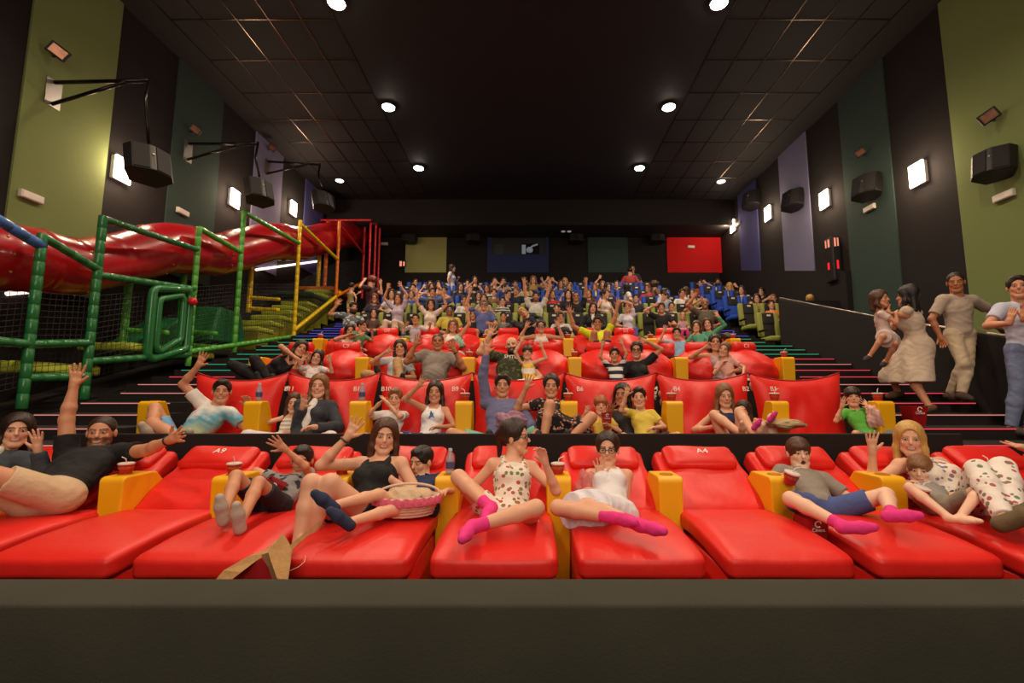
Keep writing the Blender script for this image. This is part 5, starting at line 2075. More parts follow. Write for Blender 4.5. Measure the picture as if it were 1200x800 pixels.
# the blue star on the girl's top
bo, jn = BS
nv = PEOPLE[-9 if False else [p[0] for p in PEOPLE].index(bo)]
Ns, (Rv_, Bv_, a_) = nv[5], nv[6]
sc = Ns - a_ * .20 * .8 + Bv_ * .140 * .8
pts = []
for i in range(10):
    r_s = .055 if i % 2 == 0 else .022
    t = PI / 2 + i * PI / 5 + .2
    pts.append(Vector(tuple(sc + Rv_ * math.cos(t) * r_s + a_ * math.sin(t) * r_s - A3(bo.location))))
vs = pts + [p + Vector(tuple(Bv_ * .006)) for p in pts]
MB().add(vs, [tuple(range(10)), tuple(range(10, 20))] + [(j, (j + 1) % 10, 10 + (j + 1) % 10, 10 + j) for j in range(10)]).build('star_print', mat('star_blue', '#2a5f90', .8), bo)


# ------------------------------------------------------------------ row C people
def C(label, head, **k):
    k['s'] = k.get('s', .9) * 1.13
    k.setdefault('Y', 7.12)
    k.setdefault('td', (0, -.42, -.88))
    k.setdefault('legs', 'tuck')
    k.setdefault('vox', .010)
    return person(label, head, k.pop('Y'), **k)


C('dark-haired woman in black reclining on her side, left end of third row', (352, 409), s=.95, yaw=20, roll=28, td=(-.72, -.2, -.55), by=15, L=(350, 422, -.3), R=(362, 418, -.2), Lk='relax', Rk='relax', hair=('long', 'dark'), top=('tank', '#161416'), bot=('pants', '#161416'), feet=((306, 448, 6.75), (318, 450, 6.75)), kp=((-.8, -.2, .6), (-.3, -.3, .8)), skin='m')
C('little girl in a white top leaning her head back with both hands raised', (372, 419), s=.60, Y=6.95, roll=15, yaw=-10, L=(356, 420, -.1), R=(386, 421, -.08), hair=('bob', 'dark'), top=('tee', '#e6dcdc'), bot=('shorts', '#e8d8dc'), shoe=None)
C('girl with long dark hair in a pale top and khaki trousers, waving', (469, 408), s=.86, yaw=-4, roll=-6, td=(-.1, -.42, -.85), L=(455, 411, -.2), lp=(-1, 0, -.7), R='lap', Rk='relax', hair=('long', 'dark'), top=('tee', '#c6ccd0'), bot=('pants', '#c49a6c'), feet=((444, 440, 6.72), (470, 448, 6.75)), kp=((-.9, -.1, .7), (.2, -.3, 1)), skin='m')
C('balding man in a grey polo shirt raising both hands', (513, 401), s=1.0, yaw=0, L=(489, 400, -.25), R=(531, 407, -.25), lp=(-.6, 0, -1), rp=(.7, 0, -1), sex='m', hair=('buzz', 'brown'), top=('polo', '#8b8178'), bot=('shorts', '#1f2638'), skin='t', belly=1.3, girth=1.15, smile=False, watch=(1, '#1a1818'))
C('bald man with a thick dark beard in a dark green T-shirt with white lettering', (600, 405), s=1.04, yaw=-8, roll=-8, td=(-.1, -.42, -.85), by=-4, L=(576, 389, -.1), R='side', lp=(-.5, 0, -1), sex='m', hair=('none', 'dark'), top=('tee', 'print:#30351f:#5b5c34'), bot=('pants', '#56606e'), skin='l', beard=.95, girth=1.2, smile=False)
C('little girl in a white and yellow dress with both arms up beside the bearded man', (618, 413), s=.64, Y=6.98, roll=4, L=(612, 398, -.05), R=(634, 404, -.05), hair=('fringe', 'brown'), top=('dress', 'stripe:#e8e0d8:#e0b84c:3'), bot=('none', None), shoe=None, td=(.12, -.4, -.88))
C('small boy in a navy and white striped T-shirt with both arms raised', (720, 416), s=.58, Y=6.98, L=(706, 403, -.04), R=(728, 401, -.02), sex='m', hair=('short', 'dark'), top=('tee', 'stripe:#20263a:#e4e0dc:4'), bot=('shorts', '#3e8a5c'), shoe=None, smile=False, skin='m')
C('woman in black with glasses, hair tied back and one arm bent over her head', (746, 411), s=.92, yaw=-6, L='lap', Lk='relax', R=(754, 398, -.1), rp=(1, 0, .2), Rk='relax', Rf=(-1, 0, .3), hair=('bun', 'dark'), top=('tee', '#141214'), bot=('skirt', 'dots:#ece8e4:#201c1c'), glasses='clear', skin='m')
C('young woman with long dark hair holding a hand to her face, third row', (838, 402), s=.92, Y=7.2, yaw=2, L=(830, 405, -.22), Lk='grip', R='lap', Rk='relax', hair=('verylong', 'dark'), top=('tank', '#b49a9c'), bot=('shorts', '#5c5058'), skin='m')
C('little girl in pale pink resting in the lap of the long-haired young woman', (849, 410), s=.62, Y=6.98, yaw=-20, roll=22, td=(.1, -.35, -.9), L='chest', R='side', Lk='relax', Rk='relax', hair=('tail', 'light'), top=('tee', '#dca8a0'), bot=('shorts', '#d8a098'), shoe=None)


def D(label, head, **k):
    k['s'] = k.get('s', .9) * 1.1
    k.setdefault('Y', 8.9)
    k.setdefault('td', (0, -.42, -.88))
    k.setdefault('legs', 'tuck')
    k.setdefault('vox', .0115)
    return person(label, head, k.pop('Y'), **k)


D('dark-haired woman in white, hand across her face, left end of fourth row', (410, 388), s=.92, yaw=15, L=(412, 391, -.25), R='lap', lp=(-.9, 0, -.4), Lk='flat', Lf=(1, -.2, .1), hair=('long', 'dark'), top=('tank', '#ddd2d0'), bot=('pants', '#3a3a40'), skin='m')
D('baby in pale pink lying on the red bean bag', (419, 403), s=.42, Y=8.72, yaw=20, roll=30, td=(.6, -.3, -.5), L='chest', R='chest', Lk='relax', Rk='relax', hair=('buzz', 'light'), top=('tee', '#e0b8b4'), bot=('pants', '#e0c8c4'), shoe=None)
D('child with dark hair facing right in a green top, held by an adult', (424, 382), s=.6, yaw=60, L='chest', R=(436, 388, -.1), Rk='relax', hair=('short', 'dark'), top=('tee', '#5a8c60'), bot=('shorts', '#505850'), sex='m', skin='m')
D('toddler in a pale blue checked shirt standing on the bean bag with both arms lifted', (487, 374), s=.58, Y=9.0, L=(477, 380, -.1), R=(504, 381, -.1), legs='stand', td=(0, 0, -1), sex='m', hair=('short', 'dark'), top=('shirt', '#c4c4d0'), bot=('shorts', '#383858'), skin='m', smile=False)
D('woman in a white top holding a mint bag with one arm straight up', (531, 382), s=.92, yaw=-3, L=(530, 398, -.3), R=(547, 362, -.02), Rk='open', Lk='grip', rp=(.5, 0, -1), hair=('long', 'light'), top=('tank', '#e2dcd8'), bot=('skirt', '#cfd8d2'), skin='m')
D('woman with dark glasses in a white sleeveless top raising both hands, bracelet on one wrist', (634, 383), s=.92, yaw=-2, L=(618, 381, -.1), R=(653, 379, -.1), hair=('bun', 'dark'), top=('tank', '#d4c8c0'), bot=('pants', '#c8c0b0'), glasses='dark', watch=(1, '#d8d0c0'), skin='m')
D('man in a bright yellow T-shirt stretching both arms out wide', (700, 379), s=1.0, yaw=2, L=(667, 364, -.0), R=(726, 352, .0), lp=(-.3, 0, -1), rp=(.5, 0, -1), sex='m', hair=('short', 'dark'), top=('tee', '#d8e01e'), bot=('shorts', '#303040'), skin='t', feet=((690, 418, 8.6), (712, 418, 8.6)), kp=((-.3, -.4, 1), (.3, -.4, 1)))
D('boy in a light blue shirt with dark hair raising one hand, fourth row', (793, 391), s=.74, yaw=0, L=(779, 386, -.05), R='lap', lp=(-.7, 0, -1), sex='m', hair=('short', 'black'), top=('polo', '#8cb4d8'), bot=('shorts', '#404860'), skin='m')
D('little girl in green sleeves, left of the pair in the fourth row', (816, 383), s=.64, yaw=-6, L=(814, 390, -.15), R='lap', Lk='relax', hair=('long', 'brown'), top=('long', '#5fa588'), bot=('skirt', '#d8d0c0'))
D('girl with brown hair in mint green holding up a hand beside her smaller sister', (829, 380), s=.74, Y=9.0, yaw=-4, roll=-5, L='lap', R=(840, 369, -.1), hair=('long', 'brown'), top=('long', '#4f9a78'), bot=('skirt', '#d8d0c0'))
D('man seen from behind his dark hair, head bowed, at the right end of fourth row', (852, 398), s=.9, Y=9.2, yaw=20, pitch=35, L='lap', R='lap', Lk='relax', Rk='relax', sex='m', hair=('short', 'dark'), top=('tee', '#3a3430'), bot=('pants', '#303038'), skin='t')


# ------------------------------------------------------------------ upper rows
def U(row, label, head, **k):
    sy, z = SEATY[row]
    k.setdefault('td', (0, -.2, -1))
    k.setdefault('legs', 'sit')
    k.setdefault('vox', .0135 if row in 'EF' else .015)
    k['s'] = k.get('s', .9) * 1.08
    dy = k.pop('dy', 0)
    return person(label, head, sy - .12 + dy, **k)


TO = {'w': '#d8d2cc', 'k': '#1a181a', 'g': '#7c8284', 'b': '#4a5c94', 'n': '#22283c', 'p': '#d49a98', 'r': '#b82a2c', 'l': '#b4aabc', 'y': '#d8c850', 'o': '#d87c40', 'c': '#c8ab7c', 'm': '#6a2a30', 't': '#3c7870'}
U('E', 'bearded man in a grey printed T-shirt waving at the left end of the green row', (414, 361), s=1.0, yaw=25, roll=8, L=(397, 355, -.1), R='knee', lp=(-.8, 0, -1), sex='m', hair=('short', 'dark'), top=('tee', 'print:#5c6a72:#c8c8c4'), bot=('shorts', '#8a9098'), skin='m', beard=.9, dy=-.1)
U('E', 'small girl with dark hair between the grey T-shirt man and the woman in lilac', (438, 367), s=.66, hair=('long', 'dark'), top=('tee', '#5c4038'), dy=-.05)
U('E', 'woman in a pale lilac top with both arms raised high over her head', (467, 350), yaw=-20, L=(455, 336, -.05), R=(469, 334, -.05), hair=('long', 'brown'), top=('tee', '#b9aabf'), bot=('pants', '#e0c8b4'), skin='m', rp=(.9, 0, -.2))
U('E', 'woman with long dark hair in white, both hands up, left of the sunglasses man', (505, 357), L=(488, 341, -.05), R=(519, 345, -.05), hair=('verylong', 'dark'), top=('tee', '#ddd0c4'), bot=('pants', '#d8b890'), skin='m')
U('E', 'man with sunglasses and a yellow and black top, knees apart', (527, 364), s=.96, hair=('short', 'dark'), top=('tee', '#c8b848'), bot=('pants', '#2c3440'), glasses='dark', beard=.7, sex='m', skin='m', smile=False)
U('E', 'smiling man in a blue polo shirt with one arm raised high', (567, 358), s=1.0, L=(551, 341, -.05), lp=(-.6, 0, -1), R='knee', sex='m', hair=('short', 'grey'), top=('polo', '#5a66a0'), bot=('shorts', '#2c3448'), skin='m', glasses='clear')
U('E', 'small boy in a grey top and white bib beside the green seat wing', (590, 371), s=.62, sex='m', hair=('short', 'black'), top=('tee', '#6a7470'), bot=('shorts', '#50585c'), skin='m', dy=-.1)
U('E', 'blonde child leaning over sideways in a dark top', (613, 366), s=.7, roll=-50, td=(.6, -.2, -.6), hair=('long', 'blond'), top=('long', '#1e2130'), bot=('pants', '#2a2c40'), dy=-.1)
U('E', 'woman with a black hooded top over white, mouth wide open', (695, 361), s=.9, roll=8, openm=1, L='lap', hair=('long', 'black'), top=('jacket', '#16181f', '#dcd8d4'), bot=('pants', '#22242c'))
U('E', 'girl in a white top and lilac trousers with an arm bent across her head', (735, 360), s=.82, L='lap', R=(728, 352, -.1), rp=(1, 0, .5), Rf=(-1, 0, 0), Rk='flat', hair=('tail', 'dark'), top=('tee', '#d8d8e4'), bot=('pants', '#6a64b4'), dy=-.05)
U('E', 'teenager in black with knees up and one arm bent behind the head', (775, 361), s=.86, L=(768, 357, -.0), lp=(-1, 0, .1), Lf=(.8, 0, .4), Lk='flat', R='knee', sex='m', hair=('short', 'brown'), top=('tee', '#18161a'), bot=('shorts', '#1c1c22'), skin='m', dy=-.1)
U('E', 'baby with a pink sock, held low beside the green seat', (800, 370), s=.45, roll=10, hair=('buzz', 'light'), top=('tee', '#c8a0b4'), bot=('pants', '#d8489c'), dy=-.15, shoe=None)
U('E', 'man with a grey beard and shaved head in a brown shirt, one arm up', (826, 356), s=1.0, L=(816, 345, -.05), sex='m', hair=('buzz', 'grey'), top=('tee', '#5f5a4a'), bot=('pants', '#3c3830'), skin='t', beard=.8, lp=(-1, 0, -.4))
U('F', 'girl between two green seats at the left in a white top', (459, 345), s=.8, hair=('long', 'dark'), top=('tee', '#d8cfc8'))
U('F', 'woman in red glasses and a dark top near the left end', (439, 350), s=.85, hair=('bob', 'redbrown'), top=('tee', '#3a3040'), glasses='clear')
U('F', 'man with both hands behind his head, blue shirt', (507, 343), s=.9, L=(498, 343, .1), R=(516, 343, .1), lp=(-1, 0, .1), rp=(1, 0, .1), sex='m', hair=('short', 'dark'), top=('tee', '#4c5a80'), skin='m', Lk='flat', Rk='flat')
U('F', 'woman in a tan top behind the man in the blue polo', (567, 350), s=.85, hair=('long', 'brown'), top=('tee', '#bca088'))
U('F', 'child in a navy and white striped shirt with a cap', (589, 353), s=.66, hair=('short', 'dark'), top=('tee', 'stripe:#20243a:#d8d4d0:6'), sex='m')
U('F', 'man in a white T-shirt with both arms thrown straight up', (628, 348), s=1.0, L=(613, 325, -.02), R=(645, 328, -.02), sex='m', hair=('short', 'dark'), top=('tee', '#dcd6d2'), skin='m', beard=.8)
U('F', 'small child in a red top peeking over the green seats', (652, 361), s=.55, hair=('short', 'dark'), top=('tee', '#c83430'), dy=-.15)
U('F', 'woman with long black hair beside the man with the raised arm', (666, 345), s=.85, hair=('long', 'black'), top=('tee', '#2a2430'))
U('F', 'man in a black polo raising one long bent arm', (675, 348), s=.98, R=(687, 326, -.02), rp=(.8, 0, -1), sex='m', hair=('buzz', 'dark'), top=('polo', '#17161a'), skin='t', dy=-.1)
U('F', 'woman in a white strappy top turned to the right', (709, 345), s=.88, yaw=55, hair=('bun', 'dark'), top=('tank', '#e0d4cc'))
U('F', 'boy with short dark hair beside the bent arm, navy top', (745, 350), s=.7, sex='m', hair=('short', 'dark'), top=('tee', '#2c3038'))
U('F', 'child in white with folded arms on the seat back', (787, 359), s=.6, hair=('short', 'brown'), top=('tee', '#d8cec8'), dy=-.1)
U('F', 'boy in a white shirt behind the baby', (779, 347), s=.66, hair=('short', 'dark'), top=('tee', '#8aa0b8'), dy=.1, yaw=-50, sex='m')
U('F', 'woman with a bare shoulder in front of the empty blue seats', (808, 356), s=.8, yaw=30, L=(830, 345, -.1), hair=('long', 'light'), top=('tank', '#a8705c'), skin='t', dy=.1)
U('G', 'young man in a pale checked shirt turned away to the right', (779, 343), s=.92, yaw=70, sex='m', hair=('short', 'dark'), top=('shirt', '#b8b4c4'), beard=.6)
U('G', 'woman turned with her dark hair towards the camera, white top', (735, 338), s=.88, yaw=150, hair=('bob', 'black'), top=('tee', '#ddd6d0'))
U('G', 'man with grey hair in a red striped shirt looking right', (595, 345), s=.92, yaw=40, sex='m', hair=('short', 'dark'), top=('tee', 'stripe:#a03038:#28305c:8'))
U('G', 'woman smiling above the blue polo man, dark top', (561, 347), s=.85, hair=('long', 'dark'), top=('tee', '#2a2a34'))
U('G', 'woman in a white top at the left of the blue seats', (482, 345), s=.85, hair=('bob', 'brown'), top=('tee', '#4858a8'))
U('G', 'man with a hand raised in front of his face, left blue row', (484, 338), s=.9, R=(487, 342, -.3), sex='m', hair=('short', 'dark'), top=('tee', '#a8b0c0'), dy=.1)
U('G', 'small boy with a face above the blue seats at centre left', (579, 343), s=.6, sex='m', hair=('short', 'brown'), top=('tee', '#907050'))
U('H', 'woman with arms crossed behind her head in tan', (506, 337), s=.85, hair=('bob', 'brown'), top=('tank', '#b08c58'), L=(497, 336, .1), R=(515, 336, .1), lp=(-1, 0, .1), rp=(1, 0, .1))
U('H', 'young woman in a pink and white top smiling at the left', (514, 334), s=.86, hair=('long', 'dark'), top=('tee', '#dcb0a8'), dy=.2)
U('H', 'man turned right with thick dark hair above the checked shirt', (592, 337), s=.92, yaw=60, sex='m', hair=('short', 'dark'), top=('tee', '#303c70'))
U('H', 'girl with long blonde hair leaning at the right of centre', (667, 336), s=.85, roll=10, hair=('long', 'light'), top=('tank', '#b89468'))
U('H', 'man with a big curly dark head of hair seen from behind', (767, 335), s=.95, yaw=160, sex='m', hair=('curly', 'brown'), top=('tee', '#6c5044'))
U('H', 'girl in a white top with arms on the seat back right of centre', (803, 341), s=.75, yaw=-70, hair=('long', 'brown'), top=('tee', '#d8c8bc'))
U('H', 'woman with dark hair and glasses turned to her neighbour', (712, 337), s=.85, yaw=40, hair=('bun', 'dark'), top=('tee', '#705060'))
U('I', 'woman with both hands covering her mouth in a black top', (557, 328), s=.85, L=(554, 331, -.2), R='lap', Lk='relax', hair=('long', 'dark'), top=('tank', '#1c1a20'))
U('I', 'boy behind the raised hands left of the woman in black', (548, 332), s=.7, sex='m', hair=('short', 'dark'), top=('tee', '#9c7c60'))
U('I', 'woman clapping her hands in a brown top', (580, 330), s=.85, L=(577, 333, -.2), R=(582, 331, -.2), hair=('long', 'brown'), top=('tank', '#8c6844'))
U('I', 'man drinking from a red cup in the upper blue row', (590, 330), s=.9, L=(588, 334, -.2), Lk='grip', sex='m', hair=('short', 'dark'), top=('tee', '#a8a8a8'))
U('I', 'woman with long light hair and one raised fist in a mustard top', (625, 328), s=.88, R=(635, 327, -.1), Rk='grip', hair=('long', 'light'), top=('tee', '#a88848'))
U('I', 'person in white raising both hands together right of the mustard top', (645, 334), s=.85, L=(642, 327, -.1), R=(648, 328, -.1), hair=('short', 'dark'), top=('tee', '#dcd8d0'), dy=.1)
U('I', 'woman with a hand in her light hair at the far right of centre', (706, 334), s=.85, L=(703, 325, -.02), lp=(-1, 0, -.5), hair=('long', 'light'), top=('tank', '#8c6440'))
U('J', 'boy at the top left end of the blue rows', (487, 331), s=.8, sex='m', hair=('short', 'brown'), top=('tee', '#988070'))
U('J', 'woman in the topmost row left of the standing girl', (504, 333), s=.8, hair=('bob', 'brown'), top=('tee', '#a08060'))
U('J', 'teenager in the topmost row with brown hair, centre', (604, 333), s=.8, hair=('short', 'brown'), sex='m', top=('tee', '#b0b4bc'))
U('J', 'woman with bright blonde hair in the topmost row', (662, 330), s=.8, hair=('long', 'blond'), top=('tee', '#a88c68'))
U('J', 'child leaning on the red jacket at the top right', (821, 332), s=.75, yaw=-30, R=(826, 331, -.2), sex='m', hair=('short', 'dark'), top=('tee', '#b82c30'))
U('J', 'bearded man in a white polo in the topmost row', (841, 331), s=.98, sex='m', hair=('short', 'dark'), top=('polo', '#e0d8d4'), beard=.9, skin='m')
# right-hand block beyond the stairs
U('I', 'blonde woman waving beside the stairs on the right', (855, 336), s=.88, R=(862, 335, -.15), hair=('bob', 'blond'), top=('tank', '#d8b898'))
U('H', 'woman in a lilac top with dark hair right of the stairs', (869, 340), s=.9, yaw=-15, hair=('long', 'dark'), top=('tee', '#b89ca4'), dy=-.2)
U('G', 'woman with long dark hair and blue jeans at the far right', (887, 350), s=.9, yaw=-10, hair=('long', 'dark'), top=('tee', '#8c6c58'), bot=('pants', '#2c4c98'), dy=-.1)
U('H', 'dark-haired girl sitting behind the woman in jeans', (892, 342), s=.85, yaw=-15, hair=('long', 'dark'), top=('tee', '#1c1a20'))
U('F', 'child in a bright orange top beside the black side wall', (904, 357), s=.7, hair=('short', 'dark'), top=('tee', '#dc8438'), bot=('pants', '#3c4048'))
U('G', 'man resting his forehead on his hand beside the side wall', (906, 350), s=.88, sex='m', L=(901, 349, -.1), hair=('short', 'light'), top=('tee', '#9c9078'), Lk='relax')
U('G', 'baby in a knitted hat held by the woman in jeans', (880, 357), s=.4, hair=('buzz', 'light'), top=('tee', '#2a2c34'), dy=-.35)
# more of the crowd between the seats
extra = [('G', 521, 341, 'dark', 'tee', TO['b'], 'boy in blue between raised hands, left'), ('H', 571, 338, 'brown', 'tee', TO['w'], 'woman in white under the raised hands'),
         ('G', 605, 341, 'light', 'tee', TO['n'], 'man with light hair and navy stripes'), ('H', 616, 335, 'brown', 'tee', TO['c'], 'woman in tan left of the thrown-up arms'),
         ('J', 640, 333, 'dark', 'tee', TO['g'], 'person in grey, topmost row centre'), ('I', 657, 333, 'brown', 'tee', TO['b'], 'girl in blue right of centre'),
         ('G', 690, 344, 'brown', 'tee', TO['m'], 'woman in maroon beside the black polo'), ('I', 722, 333, 'dark', 'tee', TO['n'], 'person with dark hair left of the standing man'),
         ('I', 697, 336, 'light', 'tee', TO['y'], 'girl in a yellow top, upper blue rows'), ('H', 759, 338, 'light', 'tee', TO['r'], 'child in red beside the curly hair'),
         ('J', 765, 333, 'brown', 'tee', TO['t'], 'person in teal in the topmost row'), ('G', 799, 344, 'dark', 'tee', TO['w'], 'boy with dark hair in white, right of centre'),
         ('G', 647, 345, 'brown', 'tee', TO['r'], 'woman in red behind the green seats'), ('H', 540, 336, 'dark', 'tee', TO['n'], 'girl in navy near the standing girl'),
         ('F', 545, 352, 'brown', 'tee', TO['w'], 'child in white left of the blue polo'), ('G', 812, 344, 'brown', 'tee', TO['c'], 'woman in tan beside the right stairs'),
         ('E', 657, 372, 'brown', 'tee', TO['w'], 'small child in white low between the green seats'), ('E', 555, 369, 'dark', 'tee', TO['k'], 'child in black beside the blue polo man')]
for row, x, y, hcl, tk_, tc_, lab in extra:
    U(row, lab, (x, y), s=.82, yaw=random.Random(x).uniform(-25, 25), hair=('long' if 'woman' in lab or 'girl' in lab else 'short', hcl), top=(tk_, tc_), sex='f' if 'woman' in lab or 'girl' in lab else 'm', skin='m' if x % 2 else 'l')

# ------------------------------------------------------------------ standing people
person('girl in a white dress walking right along the back wall in profile', (530, 314), 14.65, .90, yaw=80, td=(0, 0, -1), legs='stand', L='down', R='chest', Lk='relax', Rk='relax', hair=('long', 'dark'), top=('dress_tee', '#e0dce4'), bot=('none', None), vox=.015, by=80)
person('man in a salmon shirt standing with his back turned in the top rows', (738, 318), 15.7, 1.02, yaw=170, by=170, td=(0, 0, -1), legs='stand', L='down', R='down', Lk='relax', Rk='relax', sex='m', hair=('short', 'dark'), top=('long', '#c8504e'), bot=('pants', '#404450'), vox=.015)
person('person looking over the shoulder of the man in the salmon shirt', (741, 315.5), 16.0, 1.06, yaw=10, td=(0, 0, -1), legs='stand', L='down', R='down', sex='m', hair=('buzz', 'dark'), top=('tee', '#404048'), bot=('pants', '#303038'), vox=.015, skin='m')
person('adult with red-brown hair bent forward, both hands on the head, left end of the rows', (436, 330), 11.9, 1.0, yaw=150, pitch=20, td=(0, .2, -1), L=(427, 328, .1), R=(446, 331, .1), Lk='flat', Rk='flat', legs='stand', hair=('curly', 'redbrown'), top=('tee', '#4a2c34'), bot=('pants', '#303038'), vox=.013, sex='m', lp=(-1, 0, -.3), rp=(1, 0, -.3))
person('small child in a beige vest seen from behind, standing near the orange post', (412, 336), 11.6, .55, yaw=170, by=170, td=(0, 0, -1), L='down', R=(421, 343, 0), legs='stand', hair=('short', 'black'), top=('tank', '#a08858'), bot=('shorts', '#b8a888'), vox=.012, shoe=None)
WD = person('dark-haired woman in a white dress seen from behind, carrying a girl on the stairs', (1063, 347), 5.75, .96, yaw=-150, by=-150, td=(.10, .02, -1), L=(1034, 366, -.05), R=(1040, 362, .25), Lk='relax', Rk='relax', lp=(-.3, -1, -.6), rp=(0, 1, -.5),
       feet=((1052, 459, 5.95), (1089, 476, 5.45)), kp=((-1, .3, 0), (-1, .3, 0)), fdir=(-.9, -.1, -.2), hair=('long', 'black'), top=('longdress', '#cbb9a5'), bot=('none', None), shoe='#6b4c38', skin='m', vox=.009, smile=False)
person('little girl in white and pink carried by the woman in the white dress', (1031, 351), 5.62, .64, yaw=60, by=60, td=(.15, 0, -1), L=(1050, 366, -.05), R='side', Lk='relax', Rk='relax', feet=((1019, 417, 5.5), (1038, 424, 5.6)), kp=((-.3, -.6, .3), (-.1, -.8, .3)), fdir=(-.7, -.4, -.3),
       hair=('bob', 'brown'), top=('dress_tee', '#d8c4bc'), bot=('none', None), shoe='#3c3430', skin='m', vox=.0085, smile=False)
person('man in a beige shirt and cream trousers standing on the stairs, looking down', (1120, 331), 5.70, .985, yaw=-8, pitch=12, by=-4, td=(-.03, 0, -1), L='down', R=(1172, 388, -.05), Lk='relax', Rk='relax', rp=(1, .2, -.2), Rf=(.7, 0, -.6),
       feet=((1113, 462, 5.75), (1126, 467, 5.55)), kp=(0, -1, 0), fdir=(-.2, -1, -.15), sex='m', hair=('buzz', 'dark'), top=('shirt', '#b5a595'), bot=('pants', '#c9b69b'), shoe='#4a3a30', skin='t', vox=.008, smile=False)
person('man in a pale blue polo and jeans clapping at the right edge on the stairs', (1193, 337), 4.95, 1.02, yaw=-5, by=-12, td=(0, 0, -1), L=(1189, 378, -.30), R=(1196, 376, -.30), Lk='flat', Rk='flat', Lf=(.1, -.3, 1), Rf=(-.1, -.3, 1), Ln=(1, 0, 0), Rn=(-1, 0, 0), lp=(-.9, 0, -.8), rp=(.9, 0, -.8),
       legs='stand', feet=((1184, 512, 4.95), (1206, 516, 4.85)), kp=(0, -1, 0), fdir=(-.1, -1, -.1), sex='m', hair=('short', 'dark'), top=('polo', '#c2c6dc'), bot=('pants', '#6d7c9c'), shoe='#3c342c', skin='m', vox=.008)
person('blond-haired head showing just above the black side wall', (949, 351), 10.9, .8, yaw=160, td=(0, 0, -1), legs='stand', L='down', R='down', hair=('short', 'blond'), top=('tee', '#505058'), vox=.013, sex='m')
# ------------------------------------------------------------------ cups, bottles, bags
M_CUP = mat('red_paper_cup', '#b81a1e', .5)
M_LID = mat('white_lid', '#e0cfc6', .4)
M_STRAW = mat('white_straw', '#e8e0dc', .5)


def make_cup(k=.82):
    r = empty('drink_cup')
    MB().lathe([(.045 * k, 0), (.062 * k, .095 * k)], n=20).build('cup_body', M_CUP, r, autosmooth=True)
    MB().lathe([(.060 * k, .090 * k), (.066 * k, .092 * k), (.066 * k, .104 * k), (.050 * k, .110 * k), (0, .110 * k)], n=20).build('lid', M_LID, r, autosmooth=True)
    MB().tube([(0, 0, .10 * k), (.012 * k, 0, .145 * k), (.055 * k, 0, .165 * k)], .0045 * k, 8).build('straw', M_STRAW, r, smooth=True)
    MB().lathe([(.0575 * k, .05 * k), (.0612 * k, .075 * k)], n=20, cap=False).build('printed_band', mat('gold_print', '#b8542c', .5, noise=.8, nscale=60), r)
    return r


cup0 = make_cup()
cupn = 0


def cup(loc, label, rz=0.0, group=None, tilt=0):
    global cupn
    if cupn == 0:
        o = cup0
        o.location = loc
        o.rotation_euler = (0, 0, rz)
        tag(o, label, 'drink cup', 'red drink cups with lids and straws')
    else:
        o = copy_tree(cup0, loc=loc, label=label, rz=rz)
    if tilt:
        o.rotation_euler = (tilt, .2, rz)
    cupn += 1
    return o


def armx(k):
    return .209 + PITCH * k


labsA = {-4: 'red cup with a straw on the armrest right of the man in black', -3: 'red cup with a straw on the armrest right of the empty seat marked A9', -2: 'red cup with a straw behind the waving boy in grey',
         0: 'red cup with a straw on the armrest between the two girls in pink socks', 4: 'red cup with a straw on the last armrest at the right edge'}
for k, lab in labsA.items():
    cup((armx(k), ARM_Y + .12, ARMTOPA + .001), lab, rz=.4 * k)
for x, py_, Y_, lab in ((925, 566, 3.48, 'red cup held by the boy in the beige grey polo'), (1076, 584, 3.30, 'red cup held by the small boy drinking through a straw')):
    p = P(x, py_, Y_)
    cup(p, lab, tilt=.25)
for k, lab in ((3, 'red cup on the armrest beside the man in the blue-grey shirt'), (4, 'red cup on the armrest left of the ginger toddler'), (5, 'red cup on the armrest right of the boy in yellow'), (6, 'red cup on the armrest left of the boy in green'), (7, 'red cup on the last armrest of the second row')):
    cup((BX0 + BP * k, ARMB_Y + .12, ARMB_T + .001), lab, rz=k)
for rw, nm, ks in ((rowC, 'third', (2, 3, 5)), (rowD, 'fourth', (0, 2, 3, 4, 5))):
    at = P(655, rw['armpy'], rw['armY']).z
    for k in ks:
        cup((rw['x0'] + rw['p'] * k, rw['armY'] + .12, at + .001), 'red cup on the %s armrest from the left in the %s row' % (ORD[k] if k < 5 else 'last', nm), rz=k)


def bottle(loc, label):
    r = empty('water_bottle', loc, label=label, cat='water bottle', group='small plastic water bottles')
    MB().lathe([(.0, 0), (.030, 0), (.032, .02), (.030, .05), (.033, .09), (.031, .13), (.014, .165), (.013, .18)], n=18).build('bottle_body', mat('clear_plastic_blue', '#a8b4c4', .12, alpha=.55), r, smooth=True)
    MB().lathe([(.0335, .045), (.0335, .095)], n=18, cap=False).build('bottle_label', mat('bottle_label_violet', '#4a4a7c', .5), r, smooth=True)
    MB().lathe([(.0155, .175), (.0155, .195), (0, .196)], n=14).build('cap', mat('pale_cap', '#c8d0d8', .4), r, autosmooth=True)


bottle((armx(-1), ARM_Y + .12, ARMTOPA + .001), 'plastic water bottle with violet label on the armrest right of the boy in navy')
bottle((BX0 + BP * 1, ARMB_Y + .12, ARMB_T + .001), 'plastic water bottle on the armrest beside the man in the painted T-shirt')
bottle((BX0 + BP * 2, ARMB_Y + .12, ARMB_T + .001), 'plastic water bottle on the armrest right of the woman in the denim jacket')
atD = P(655, rowD['armpy'], rowD['armY']).z
bottle((rowD['x0'] + rowD['p'], rowD['armY'] + .12, atD + .001), 'plastic water bottle on the fourth row armrest left of the toddler')

# popcorn boxes
M_BOX = mat('deep_red_card', '#9c1018', .5)


